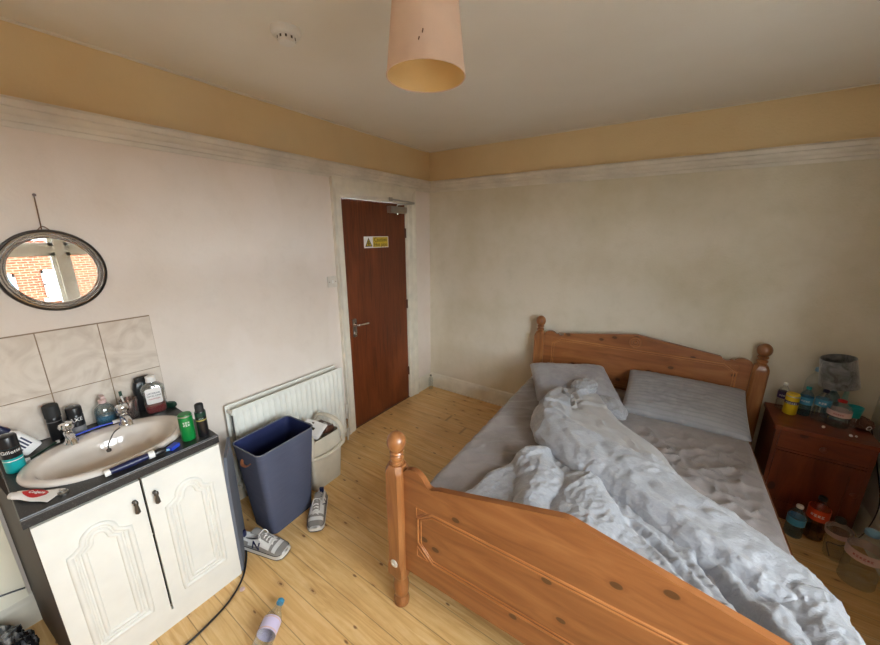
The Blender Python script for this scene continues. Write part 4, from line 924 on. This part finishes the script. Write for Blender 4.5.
b = nb(); lathe(b, [(0.026, 0.062), (0.034, 0.125), (0.031, 0.125), (0.024, 0.068), (0.001, 0.068)], 24); obj('cup_body', b, 'teal', tcup, smooth=True)
t = thing('crisp_packet', 'crumpled dark packet with white print at the right of the bedside cabinet', 'packet', (3.235, -0.165, NZ+0.035), rot=(0.2, -0.2, 0.4))
b = nb(); bmesh.ops.create_icosphere(b, subdivisions=4, radius=1)
for v in b.verts:
    p = v.co*(1-0.35*abs(noise.noise(v.co*2.6))-0.12*abs(noise.noise(v.co*7))); v.co = Vector((p.x*0.042, p.y*0.055, p.z*0.035))
obj('wrapper', b, 'brown', t)
bm = textbm('888', 0.03, 0.0006); bmesh.ops.transform(bm, matrix=Matrix.Translation((0.0, -0.056, 0.0)) @ Matrix.Rotation(PI/2, 4, 'X'), verts=bm.verts[:]); bmesh.ops.delete(bm, geom=bm.verts[:], context='VERTS'); 
for k in range(6): a = 2*PI*k/6; tube(bm, [(-0.010+0.012*math.cos(a), -0.050, 0.002+0.014*math.sin(a)), (-0.010+0.012*math.cos(a+1), -0.050, 0.002+0.014*math.sin(a+1))], 0.0022, 6)
obj('print', bm, 'pwhite', t)
for i, (x, y, lb) in enumerate(((3.052, -0.285, 'crumpled white tissue ball left on the bedside cabinet front'), (3.150, -0.330, 'white tissue scrap at the front edge of the bedside cabinet'), (3.172, -0.325, 'tiny white tissue scrap nearest the right of the bedside cabinet front'))):
    b = nb(); bmesh.ops.create_icosphere(b, subdivisions=2, radius=0.0085 if i < 2 else 0.006)
    for v in b.verts: v.co *= 1-0.4*abs(noise.noise(v.co*300+Vector((i*7, 0, 0))))
    tag(obj('tissue', b, 'pwhite', loc=(x, y, NZ+0.006)), lb, 'tissue', 'tissue scraps on the bedside cabinet')
# bedside lamp
bl_ = thing('table_lamp', 'bedside lamp with tilted crushed grey velvet shade in the corner', 'lamp', (3.125, -0.165+0.03, NZ))
bl_.location = (3.165, -0.075, NZ)
b = nb(); lathe(b, [(0.045, 0), (0.045, 0.008), (0.02, 0.016), (0.012, 0.03), (0.024, 0.07), (0.026, 0.10), (0.012, 0.14), (0.008, 0.22)], 24); obj('lamp_base', b, 'mint', bl_, smooth=True)
b = nb(); rt = Matrix.Rotation(math.radians(-13), 3, 'Y') @ Matrix.Rotation(math.radians(4), 3, 'X')
lathe(b, [(0.086, 0.0), (0.076, 0.175)], 40, (-0.045, -0.02, 0.215), cap0=False, cap1=False, rot=rt); lathe(b, [(0.084, 0.0), (0.074, 0.175)], 40, (-0.045, -0.02, 0.215), cap0=False, cap1=False, rot=rt); obj('lamp_shade', b, 'lamp_velvet', bl_, smooth=True)
b = nb(); cpt = Vector((-0.045, -0.02, 0.215))
for k in range(3): a = 2*PI*k/3; tube(b, [(0, 0, 0.215), cpt+rt @ Vector((0.084*math.cos(a), 0.084*math.sin(a), 0.004))], 0.002, 6)
obj('shade_carrier', b, 'steel', bl_)
# floor bottles
bottle('water_bottle', 'small blue-tinted bottle with white cap on the floor by the bed', 'bottle', 2.990, -0.505, 0.0005, 0.040, 0.20, 'pet_blue', 'white', 'cyan', (0.40, 0.62))
bottle('soft_drink_bottle', 'amber bottle with orange label on the floor before the bedside cabinet', 'bottle', 3.080, -0.462, 0.0005, 0.046, 0.27, 'pet_amber', 'blackmat', 'orange', (0.48, 0.74), '~xxxx', 'pwhite', 'cola', 0.22)
bottle('water_bottle', 'large clear water bottle with pink label standing in the right corner', 'bottle', 3.185, -0.720, 0.0005, 0.066, 0.31, 'pet', 'skyblue', 'pink', (0.50, 0.66), '~xxxxxx', 'crimson', None, tsize=0.022)
bottle('water_bottle', 'large crumpled clear bottle leaning behind the pink-labelled bottle', 'bottle', 3.150, -0.580, 0.008, 0.052, 0.25, 'pet', 'blackmat', 'pink', (0.60, 0.72), rot=(0.10, -0.14, 0.0))
bottle('water_bottle', 'small clear empty bottle standing in the corner beside the door', 'bottle', 0.062, -0.085, 0.0005, 0.026, 0.165, 'pet', 'pewter', None)
wbt = thing('water_bottle', 'empty water bottle lying on the floorboards in front of the cabinet', 'bottle', (0.868, -2.432, 0.034), rot=(0, 0, 0))
def lying(t, r, h):
    prof = [(r*0.34, 0.0), (r*0.36, 0.012), (r*0.45, 0.03), (r*0.8, 0.055), (r*0.95, 0.07), (r, 0.08)]
    for i in range(24):
        f = 0.08+(h-0.085)*i/23; prof.append((r*(1-(0.06*abs(math.sin(i*1.2)) if i > 11 else 0)), f))
    prof += [(r*0.9, h-0.003), (r*0.6, h)]
    b = nb(); lathe(b, prof, 28); obj('bottle_body', b, 'pet', t, smooth=True)
    b = nb(); lathe(b, [(r*0.32, -0.016), (r*0.40, -0.013), (r*0.41, 0.002), (r*0.36, 0.0025)], 20); obj('cap', b, 'cyan', t, smooth=True)
    b = nb(); lathe(b, [(r*1.012, 0.078), (r*1.014, 0.135)], 28, cap0=False, cap1=False); obj('label', b, 'lilac', t, smooth=True)
    text_cyl('lettering', '~xxxx', 0.018, 'purple', t, r*1.02, 0.108, 2.6, vert=True); 
    b = nb(); lathe(b, [(r*1.018, 0.082), (r*1.018, 0.087)], 28, cap0=False, cap1=False); lathe(b, [(r*1.018, 0.126), (r*1.018, 0.131)], 28, cap0=False, cap1=False); obj('label_band', b, 'pink', t, smooth=True)
lying(wbt, 0.040, 0.31)
d_ = Vector((0.982-0.873, -2.60+2.440, 0)).normalized()
wbt.rotation_euler = d_.to_track_quat('Z', 'Y').to_euler(); wbt.location = (0.889, -2.452, 0.0412)
# wall cable right
b = nb(); tube(b, smoothpath([(3.29, -0.10, 0.62), (3.30, -0.30, 0.42), (3.295, -0.42, 0.30), (3.305, -0.38, 0.12), (3.27, -0.40, 0.03), (3.20, -0.47, 0.006), (3.14, -0.50+0.02, 0.006), (3.12, -0.60, 0.006)], 8), 0.003, 6)
tag(obj('lamp_cable', b, 'black', smooth=True), 'thin black lamp cable trailing down the right wall', 'cable')

# ------------------------------------------------------------ bedside cabinet
bc = thing('bedside_cabinet', 'mahogany-stained bedside cabinet with one drawer and a door', 'bedside cabinet', (3.042, -0.215, 0.0))
hw_, hd = 0.205, 0.170
b = nb(); box(b, -hw_, -hw_+0.018, -hd, hd, 0, 0.588); box(b, hw_-0.018, hw_, -hd, hd, 0, 0.588); box(b, -hw_+0.018, hw_-0.018, hd-0.01, hd, 0.05, 0.588); box(b, -hw_+0.018, hw_-0.018, -hd+0.004, hd-0.01, 0.05, 0.066); box(b, -hw_+0.018, hw_-0.018, -hd, -hd+0.015, 0.0, 0.06); box(b, -hw_+0.018, hw_-0.018, -hd, -hd+0.1, 0.455, 0.470); obj('cabinet_body', b, 'mahog_z', bc, bevel=0.0015)
b = nb(); prism(b, rrect(2*hw_+0.024, 2*hd+0.02, 0.008, 3, 0, -0.004), 0.588, NZ-0.0005, 'z'); obj('top', b, 'mahog_x', bc, bevel=0.003)
b = nb(); box(b, -hw_+0.020, hw_-0.020, -hd-0.004, -hd+0.012, 0.474, 0.582); dw = obj('drawer', b, 'mahog_x', bc, bevel=0.003)
b = nb(); lathe(b, [(0.007, 0), (0.007, 0.012), (0.017, 0.020), (0.018, 0.026), (0.010, 0.032)], 20, (0, -hd-0.004, 0.528), rot=Matrix.Rotation(PI/2, 3, 'X')); obj('knob', b, 'mahog_x', dw, smooth=True)
b = nb(); y_ = -hd
for (a, c_, d, e) in ((-hw_+0.02, hw_-0.02, 0.400, 0.452), (-hw_+0.02, hw_-0.02, 0.065, 0.12), (-hw_+0.02, -hw_+0.07, 0.12, 0.400), (hw_-0.07, hw_-0.02, 0.12, 0.400)): box(b, a, c_, y_-0.004, y_+0.012, d, e)
cd = obj('door', b, 'mahog_z', bc, bevel=0.002)
b = nb(); box(b, -hw_+0.07, hw_-0.07, y_+0.003, y_+0.010, 0.12, 0.400); obj('panel', b, 'mahog_z', cd)
b = nb(); lathe(b, [(0.006, 0), (0.006, 0.01), (0.015, 0.018), (0.016, 0.023), (0.008, 0.029)], 20, (hw_-0.045, -hd-0.004, 0.30), rot=Matrix.Rotation(PI/2, 3, 'X')); obj('knob', b, 'mahog_x', cd, smooth=True)

# ------------------------------------------------------------ bed
BX0, BX1 = 1.3075, 2.790; BM = (BX0+BX1)/2
bed = thing('bed', 'varnished pine double bed with ball-topped posts and arched boards', 'bed', (BM, -1.08, 0), 0.028)
hx = (BX1-BX0)/2; FY, HY = -2.080+1.08, -0.085+1.08
def post(x, y, ht, name='bed_post'):
    b = nb(); s = 0.043; f = 0.20; c_ = 0.013
    # turned foot
    lathe(b, [(0.026, 0), (0.036, 0.008), (0.038, 0.03), (0.030, 0.05), (0.027, 0.056), (0.033, 0.066), (0.037, 0.09), (0.036, 0.13), (0.031, 0.155), (0.034, 0.165), (0.034, 0.175)], 24, (x, y, 0))
    def oct_(s_, cc, z): return [(x+a, y+d, z) for a, d in ((s_, -s_+cc), (s_, s_-cc), (s_-cc, s_), (-s_+cc, s_), (-s_, s_-cc), (-s_, -s_+cc), (-s_+cc, -s_), (s_-cc, -s_))]
    zt = ht-0.175
    loft(b, [oct_(s*0.85, 0.02, 0.175), oct_(s, 0.004, 0.195), oct_(s, 0.004, 0.24), oct_(s, c_, 0.265), oct_(s, c_, zt-0.05), oct_(s, 0.012, zt-0.03), oct_(s*0.98, 0.018, zt-0.01), oct_(s*0.80, 0.020, zt+0.012)])
    z = zt+0.012
    lathe(b, [(0.028, 0), (0.030, 0.006), (0.024, 0.012), (0.027, 0.018), (0.030, 0.024), (0.030, 0.032), (0.024, 0.037), (0.022, 0.042), (0.028, 0.047), (0.031, 0.053), (0.028, 0.060), (0.020, 0.064), (0.019, 0.070)], 24, (x, y, z))
    r = 0.041; zc = z+0.068+0.034
    lathe(b, [(r*math.sin(q), zc-r*math.cos(q)*1.12) for q in [0.42+i*(PI-0.42)/14 for i in range(15)]], 28, (x, y, 0))
    o = obj(name, b, 'pine_z', bed, smooth=True); o.data.set_sharp_from_angle(angle=math.radians(30)); return o
p1 = post(-hx, FY, 0.935); p2 = post(hx, FY, 0.935); p3 = post(-hx, HY, 1.035); p4 = post(hx, HY, 1.035)
b = nb(); lathe(b, [(0.018, 0), (0.020, 0.003), (0.016, 0.006), (0.008, 0.006), (0.006, 0.003)], 20, (-hx, FY-0.043, 0.272), rot=Matrix.Rotation(PI/2, 3, 'X')); bcap = obj('bolt_cap', b, 'offwhite', p1, smooth=True); bcap['label'] = 'off-white bolt cover'
b = nb(); lathe(b, [(0.018, 0), (0.020, 0.003), (0.016, 0.006), (0.008, 0.006), (0.006, 0.003)], 20, (hx, FY-0.043, 0.272), rot=Matrix.Rotation(PI/2, 3, 'X')); obj('bolt_cap', b, 'offwhite', p2, smooth=True)
def board_outline(zb, zh, zd, ze, zc, apex=0.0):
    """half profile: hump next to the post, dip, then straight rise to a flat-ish centre; mirrored"""
    h = hx-0.036
    L_ = [(-h, zh-0.055), (-h+0.004, zh-0.03), (-h+0.015, zh-0.012), (-h+0.035, zh), (-h+0.060, zh+0.004), (-h+0.085, zh-0.002), (-h+0.105, zh-0.018), (-h+0.120, zd+0.012), (-h+0.132, zd), (-h+0.150, zd-0.002), (-h+0.168, zd+0.006), (-h+0.178, ze-0.002), (-h+0.19, ze)]
    top = L_+[(apex-0.012, zc)]+[(apex+0.012, zc)]+[(-a, z) for a, z in L_[::-1]]
    return [(-h, zb)]+top+[(h, zb)]
def boardset(name, y, zb, zh, zd, ze, zc, pz0, pz1, flip):
    ol = board_outline(zb, zh, zd, ze, zc, 0.0 if flip else -0.04)
    b = nb(); prism(b, ol, y-0.013, y+0.013, 'y'); bd = obj(name, b, 'pine_x', bed, bevel=0.003)
    s = -1 if flip else 1
    for sgn, yf in ((-1, y-0.013), (1, y+0.013)):
        b = nb(); h = hx-0.115; c_ = 0.075
        for ins, r in ((0, 0.0048), (0.016, 0.0032)):
            P = [(-h+ins, pz0+c_), (-h+c_, pz0+ins), (h-c_, pz0+ins), (h-ins, pz0+c_), (h-ins, pz1-c_*0.7), (h-c_, pz1-ins), (-h+c_, pz1-ins), (-h+ins, pz1-c_*0.7)]
            fine = []
            for i in range(len(P)):
                A, B = Vector((P[i][0], yf, P[i][1])), Vector((P[(i+1) % 8][0], yf, P[(i+1) % 8][1])); k = max(1, int((B-A).length/0.03)); fine += [A.lerp(B, j/k) for j in range(k)]
            tube(b, fine, r, 8, closed=True)
        for qx in (-1, 1):
            for (zz, sg_) in ((pz0, 1), (pz1, -1)):
                T = [Vector((qx*(h+0.006), yf, zz+sg_*0.0)), Vector((qx*(h+0.006), yf, zz+sg_*0.050)), Vector((qx*(h-0.052), yf, zz+sg_*0.0))]
                tube(b, [T[0], T[1], T[2]], 0.0035, 6, closed=True)
        obj('moulding', b, 'pine_mould', bd, smooth=True)
    return bd
fb = boardset('footboard', FY, 0.235, 0.772, 0.722, 0.735, 0.850, 0.355, 0.605, False)
hb = boardset('headboard', HY, 0.300, 0.895, 0.870, 0.893, 0.965, 0.52, 0.845, True)
b = nb()
for R_, r in ((0.036, 0.006), (0.022, 0.005)): tube(b, [(R_*math.cos(2*PI*i/28), HY-0.014, 0.905+R_*math.sin(2*PI*i/28)) for i in range(28)], r, 8, closed=True)
lathe(b, [(0.012, 0.0), (0.010, 0.006), (0.001, 0.008)], 16, (0, HY-0.013, 0.905), rot=Matrix.Rotation(PI/2, 3, 'X')); obj('rosette', b, 'pine_mould', hb, smooth=True)
for s in (-1, 1):
    b = nb(); box(b, min(s*(hx-0.012), s*(hx+0.012)), max(s*(hx-0.012), s*(hx+0.012)), FY+0.036, HY-0.036, 0.24, 0.36); obj('side_rail', b, 'pine_y', bed, bevel=0.003)
b = nb()
for k in range(13): yy = FY+0.06+k*0.145; box(b, -hx+0.014, hx-0.014, yy, yy+0.07, 0.262, 0.28)
obj('slats', b, 'pine_x', bed)
b = nb(); box(b, -0.02, 0.02, FY+0.015, HY-0.015, 0.215, 0.260); obj('centre_rail', b, 'pine_y', bed)

# ------------------------------------------------------------ mattress with fitted sheet
def fold(p, w=1.0):
    q = p+Vector((noise.noise(p*1.7+Vector((9, 1, 4))), noise.noise(p*1.7+Vector((2, 7, 1))), 0))*0.35*w
    a = 1-abs(noise.noise(q)); return a*a
MT = 0.520
mx0, mx1, my0, my1 = BX0-0.012, 2.738, -2.062, -0.125
b = nb(); NX, NY = 150, 190; rad = 0.05
def edge(u, n):     # returns (pos fraction along flat, drop)
    pass
def mat_top(x, y):
    d = min(x-mx0, mx1-x, y-my0, my1-y); z = MT
    # crumpled area on the right
    wr = max(0.0, min(1.0, (x-2.02)/0.25))*max(0.0, min(1.0, (-0.55-y)/0.25))
    wl = 1-wr
    p = Vector((x, y, 0))
    ang = Vector((x*0.8+y*0.6, -x*0.6+y*0.8, 0))
    wr *= min(1, d/0.10)
    z += 0.022*wr*(fold(Vector((ang.x*4.5, ang.y*7, 3)), 0.8)**3-0.4)+0.014*wr*(fold(Vector((x*10+y*3, y*12-x*4, 8)), 0.9)**3-0.4)+0.005*wr*(fold(Vector((x*24, y*20, 8)))-0.5)
    z += 0.010*wl*(fold(Vector((ang.x*3, ang.y*10, 1)))-0.5)+0.004*(fold(Vector((x*12, y*7, 5)))-0.5)
    z -= 0.03*math.exp(-((x-2.0)/0.5)**2-((y+1.1)/0.6)**2)*0.4
    return z
rows = []
side = [0.0, 0.02, 0.05, 0.09, 0.14, 0.19, 0.225]
us = []
for j in range(NY+1):
    row = []
    for i in range(NX+1):
        # border cells fold down
        def m(k, n, a, c_):
            B = 8
            if k < B: t = k/B; return a+rad*(1-math.cos(t*PI/2))*0+a*0+ (rad*(1-math.cos(max(0, t)*PI/2)) if t > 0 else 0), rad*(1-math.sin(t*PI/2))
            if k > n-B: t = (n-k)/B; return c_-rad*(1-math.cos(t*PI/2)), rad*(1-math.sin(t*PI/2))
            return a+rad+(c_-a-2*rad)*(k-B)/(n-2*B), 0.0
        x, dx = m(i, NX, mx0, mx1); y, dy = m(j, NY, my0, my1)
        row.append((x, y, mat_top(x, y)-max(dx, dy)))
    rows.append(row)
R = loft(b, rows, close=False, cap0=False, cap1=False)
# skirt
border = [R[0][i] for i in range(NX+1)]+[R[j][NX] for j in range(1, NY+1)]+[R[NY][i] for i in range(NX-1, -1, -1)]+[R[j][0] for j in range(NY-1, 0, -1)]
prev = border
for k, zz in enumerate((0.42, 0.36, 0.30, 0.2815)):
    cur = []
    for v in border:
        x, y = v.co.x, v.co.y; o_ = 0.004*noise.noise(Vector((x*9, y*9, k*0.4))) if k < 3 else -0.006
        nx_ = -1 if x < mx0+0.001 else (1 if x > mx1-0.001 else 0); ny_ = -1 if y < my0+0.001 else (1 if y > my1-0.001 else 0)
        cur.append(b.verts.new((x+nx_*o_, y+ny_*o_, zz)))
    L_ = len(prev)
    for i in range(L_): b.faces.new((prev[i], prev[(i+1) % L_], cur[(i+1) % L_], cur[i]))
    prev = cur
b.faces.new(prev)
tag(obj('mattress', b, 'sheet', smooth=True), 'double mattress under a creased mauve-grey fitted sheet on the bed', 'mattress')

for v in bpy.data.objects['mattress'].data.vertices: v.co.x += 0.028*(-1.08-v.co.y)
# ------------------------------------------------------------ pillows
def pillow(name, label, W, D, T, mat, loc, rot, seed, pinch=0.10):
    b = nb(); NU, NV = 56, 44; T2 = T/2
    def pt(u, v, s):
        e = (1-abs(u)**3.2)*(1-abs(v)**3.2); th = T2*max(0, e)**0.42
        px = u*W/2*(1-pinch*(abs(v)**2)*0+0.0)-math.copysign(pinch*W*0.10*(1-v*v), u)*abs(u)**3
        py = v*D/2-math.copysign(pinch*D*0.16*(1-u*u), v)*abs(v)**3
        n1 = noise.noise(Vector((u*1.6, v*1.6, seed)))*0.012+(fold(Vector((u*2.5+seed, v*7, seed)))-0.6)*0.008+(fold(Vector((u*8+seed, v*3, seed+4)))-0.6)*0.007
        return Vector((px, py, s*th+n1*(e**0.3 if e > 0 else 0)))
    for s in (1, -1):
        loft(b, [[pt(-1+2*i/NU, -1+2*j/NV, s) for i in range(NU+1)] for j in range(NV+1)], close=False, cap0=False, cap1=False)
    bmesh.ops.remove_doubles(b, verts=b.verts[:], dist=0.0004)
    # rim seam
    o = obj(name, b, mat, None, smooth=True); o.location = loc; o.rotation_euler = rot; return tag(o, label, 'pillow', 'pillows against the headboard')
pillow('pillow', 'plain grey pillow on the left, half under the bunched duvet', 0.60, 0.46, 0.14, 'pillow_plain', (1.655, -0.412, 0.592), (math.radians(14), 0.0, math.radians(28)), 1.3)
pillow('pillow', 'grey striped pillow on the right against the headboard', 0.70, 0.47, 0.12, 'pillow_stripe', (2.365, -0.315, 0.602), (math.radians(19), 0.0, math.radians(1)), 5.1)

# ------------------------------------------------------------ duvet
def seg_d(p, a, c_):
    ab = c_-a; t = max(0, min(1, (p-a).dot(ab)/max(1e-9, ab.length_squared))); return (p-(a+ab*t)).length, t
def poly_d(p, P):
    best = 9, 0; n = len(P)-1
    for i in range(n):
        d, t = seg_d(p, P[i], P[i+1])
        if d < best[0]: best = d, (i+t)/n
    return best
V2 = lambda *a: Vector((a[0], a[1]))
b = nb()
# spread part across the foot of the bed (height field resting on the mattress)
lobes = [([V2(1.70, -1.44), V2(1.775, -1.56), V2(1.83, -1.72), V2(1.86, -1.98)], 0.125, 0.085),
         ([V2(2.00, -1.56), V2(2.045, -1.68), V2(2.06, -1.80), V2(2.10, -1.98)], 0.140, 0.100),
         ([V2(2.16, -1.80), V2(2.30, -1.90), V2(2.50, -2.02)], 0.15, 0.075),
         ([V2(2.72, -1.72), V2(2.79, -1.86), V2(2.80, -2.02)], 0.115, 0.085),
         ([V2(2.60, -1.80), V2(2.72, -2.02)], 0.07, 0.07)]
foot_poly = [V2(1.475, -2.045), V2(1.545, -1.84), V2(1.605, -1.62), V2(1.625, -1.47), V2(1.66, -1.385), V2(1.74, -1.36), V2(1.95, -1.30), V2(2.2, -1.30), V2(2.5, -1.45), V2(2.76, -1.60), V2(2.86, -1.66), V2(2.93, -1.74), V2(2.93, -2.06)]
gro = [([V2(2.44, -1.70), V2(2.53, -1.83), V2(2.62, -2.02)], 0.022, 0.050), ([V2(2.28, -1.72), V2(2.40, -1.86)], 0.016, 0.022), ([V2(2.20, -1.66), V2(2.34, -1.75)], 0.014, 0.02)]
def inside_d(p, P):
    ins = False; n = len(P); dm = 9
    for i in range(n):
        a, c_ = P[i], P[(i+1) % n]; d, _ = seg_d(p, a, c_); dm = min(dm, d)
        if (a.y > p.y) != (c_.y > p.y) and p.x < (c_.x-a.x)*(p.y-a.y)/(c_.y-a.y)+a.x: ins = not ins
    return dm if ins else -dm
GX, GY = 250, 130; grid = {}
for j in range(GY+1):
    for i in range(GX+1):
        x = 1.46+(2.95-1.46)*i/GX; y = -2.054+(-1.28+2.054)*j/GY; p = V2(x, y)
        p2 = p+V2(noise.noise(Vector((x*6, y*6, 2))), noise.noise(Vector((x*6, y*6, 7))))*0.055
        d = inside_d(p2, foot_poly)
        if d < -0.012: continue
        e = max(0, min(1, (d+0.012)/0.045)); e = math.sqrt(max(0, 1-(1-e)**2))
        h = 0.052
        for P, w, hh in lobes:
            dd, t = poly_d(p2, P); k = max(0, 1-(dd/w)**2); h = max(h, 0.02+hh*math.sqrt(k)) if k > 0 else h
        for P, w, hh in gro:
            dd, t = poly_d(p, P); h -= hh*math.exp(-(dd/w)**2)-0.35*hh*math.exp(-((dd-2*w)/w)**2)
        r2 = Vector((x*0.85-y*0.5, x*0.5+y*0.85, 0))
        h += 0.016*(fold(Vector((r2.x*6, r2.y*3.2, 11)))-0.45)+0.010*(fold(Vector((r2.x*15, r2.y*10, 3)), 1.4)-0.5)+0.007*(fold(Vector((r2.x*30, r2.y*19, 3)))-0.5)+0.003*(fold(Vector((x*62, y*58, 9)))-0.5)
        z = MT-0.012+max(0.004, h)*e
        if x > 2.79: z -= 0.9*(x-2.79)+14*(x-2.79)**2
        grid[i, j] = b.verts.new((x, y, z))
for j in range(GY):
    for i in range(GX):
        q = [(i, j), (i+1, j), (i+1, j+1), (i, j+1)]
        if all(k in grid for k in q): b.faces.new([grid[k] for k in q])
# the twisted roll: left edge, right edge and crest height above the mattress
sec = [((1.640, -0.610), (1.860, -0.520), 0.095), ((1.585, -0.700), (1.885, -0.545), 0.120), ((1.560, -0.900), (1.925, -0.640), 0.140), ((1.600, -1.120), (1.990, -0.760), 0.145),
       ((1.680, -1.285), (2.090, -0.905), 0.142), ((1.872, -1.410), (2.270, -1.060), 0.138), ((2.000, -1.465), (2.330, -1.185), 0.132), ((2.114, -1.520), (2.400, -1.285), 0.125),
       ((2.316, -1.630), (2.545, -1.385), 0.115), ((2.445, -1.690), (2.660, -1.465), 0.105), ((2.560, -1.725), (2.745, -1.555), 0.090), ((2.665, -1.745), (2.800, -1.640), 0.070), ((2.745, -1.745), (2.815, -1.700), 0.045)]
Ls = smoothpath([Vector((*q[0], 0)) for q in sec], 16); Rs = smoothpath([Vector((*q[1], 0)) for q in sec], 16); hs = smoothpath([Vector((q[2], 0, 0)) for q in sec], 16)
creases = [([V2(1.79, -0.90), V2(1.72, -0.80), V2(1.68, -0.68)], 0.010, 0.015), ([V2(1.79, -0.90), V2(1.78, -0.78), V2(1.80, -0.66)], 0.010, 0.014), ([V2(1.79, -0.90), V2(1.88, -0.84), V2(1.93, -0.74)], 0.010, 0.013), ([V2(1.79, -0.90), V2(1.68, -0.94), V2(1.60, -0.92)], 0.012, 0.014),
           ([V2(1.80, -0.93), V2(1.98, -1.05), V2(2.14, -1.15), V2(2.27, -1.25)], 0.012, 0.013), ([V2(2.16, -1.50), V2(2.34, -1.46), V2(2.44, -1.43)], 0.016, 0.004), ([V2(2.34, -1.60), V2(2.40, -1.52), V2(2.50, -1.49)], 0.014, 0.006),
           ([V2(1.66, -1.08), V2(1.84, -1.12), V2(1.98, -1.22)], 0.014, 0.010)]
def athr(u):
    T = [(0, 2.9), (0.06, 2.4), (0.13, 1.95), (0.22, 1.55), (0.32, 1.40), (0.42, 1.65), (0.52, 2.3), (0.60, 3.2), (1.1, 3.2)]
    for (a0, b0), (a1, b1) in zip(T, T[1:]):
        if u <= a1: return b0+(b1-b0)*(u-a0)/(a1-a0)
    return 3.2
rings = []; K = 150; nP = len(Ls); rollz0 = MT-0.006
for i in range(nP):
    L_, R_, hh = Ls[i], Rs[i], hs[i].x; c_ = (L_+R_)/2; sd = (R_-L_)/2; w = sd.length; sdn = sd.normalized(); u = i/nP; ring = []
    endf = math.sqrt(min(1, (i+0.6)/16)) if i < 16 else (math.sqrt(min(1, (nP-i-0.4)/10)) if i > nP-11 else 1)
    for k in range(K):
        a = 2*PI*k/K; ca, sa_ = math.cos(a), math.sin(a)
        xx = -math.copysign(abs(ca)**0.80, ca)*w*endf      # a=0 is the left edge
        top = hh*(0.62+0.38*endf)
        zz = top*0.36+(top*0.64*abs(sa_)**0.80 if sa_ > 0 else -top*0.36*abs(sa_)**0.5)
        zz *= (0.35+0.65*endf)
        if sa_ > 0: zz += 0.018*math.exp(-((a-0.9)/0.30)**2)*endf
        p = c_+sdn*xx+Vector((0, 0, rollz0+zz)); nrm = (-sdn*ca+Vector((0, 0, 1))*sa_).normalized()
        ath = athr(u); right = max(0.0, min(1.0, (a-ath)/0.20)) if sa_ > -0.1 and u < 0.6 else 0.0
        calm = 1-0.8*right
        al = i*0.062; ar = xx*6
        dsp = 0.020*(0.4+0.6*calm)*(fold(Vector((al*0.45+ar*0.3, ar*1.3-al*0.15, 2)), 0.8)-0.5)+0.010*calm*(fold(Vector((al*1.6, ar*2.2+al*0.9, 6)), 1.0)-0.5)+0.0055*calm*(fold(Vector((al*5.0, ar*4.6+al*2.0, p.z*28)))-0.5)+0.0028*calm*(fold(Vector((p.x*60, p.y*60, p.z*60)))-0.5)
        wv = V2(noise.noise(Vector((p.x*9, p.y*9, 1))), noise.noise(Vector((p.x*9, p.y*9, 5))))*0.05
        if sa_ > 0:
            for P, cw, ch in creases:
                dd, _ = poly_d(V2(p.x, p.y)+wv, P)
                if dd < 5*cw: dsp += 0.8*ch*(math.exp(-(dd/(1.3*cw))**2)-0.6*math.exp(-((dd-2.6*cw)/(1.3*cw))**2))
            if u < 0.60: dsp += 0.009*(1-max(0, min(1, (a-ath+0.08)/0.10)))*min(1, u/0.1)*(1-max(0, (u-0.45)/0.15))
        ring.append(p+nrm*dsp*endf)
    rings.append(ring)
Rv = loft(b, rings)
b.faces.ensure_lookup_table()
for i in range(nP-1):
    for k in range(K):
        a = 2*PI*(k+0.5)/K
        if athr(i/nP) < a < PI+0.3:
            for f in Rv[i][k].link_faces:
                if Rv[i+1][(k+1) % K] in f.verts: f.material_index = 1
# gathered tuft at the pillow end and the puff on its right
for (A, B_, r0, sx, sd) in (((1.80, -0.475, 0.655), (1.74, -0.66, 0.640), 0.055, 1.5, 3), ((1.90, -0.54, 0.575), (2.06, -0.72, 0.560), 0.062, 1.2, 5)):
    rings = []; A = Vector(A); B_ = Vector(B_); dr_ = (B_-A).normalized(); sdv = dr_.cross(Vector((0, 0, 1))).normalized(); uv = sdv.cross(dr_)
    for i in range(31):
        u = i/30; c_ = A.lerp(B_, u); r = r0*math.sin(PI*min(1, 0.10+u*0.9))**0.55; ring = []
        for k in range(48):
            a = 2*PI*k/48; p = c_+sdv*math.cos(a)*r*sx+uv*math.sin(a)*r*0.75
            ring.append(p+(p-c_).normalized()*(0.016*(fold(Vector((u*2.5, a*2.2, sd)))-0.5)+0.006*(fold(Vector((p.x*30, p.y*30, sd)))-0.5)))
        rings.append(ring)
    loft(b, rings)
tag(obj('duvet', b, ['duvet', 'duvet_under'], smooth=True), 'rumpled silver-grey duvet twisted diagonally across the bed', 'duvet')
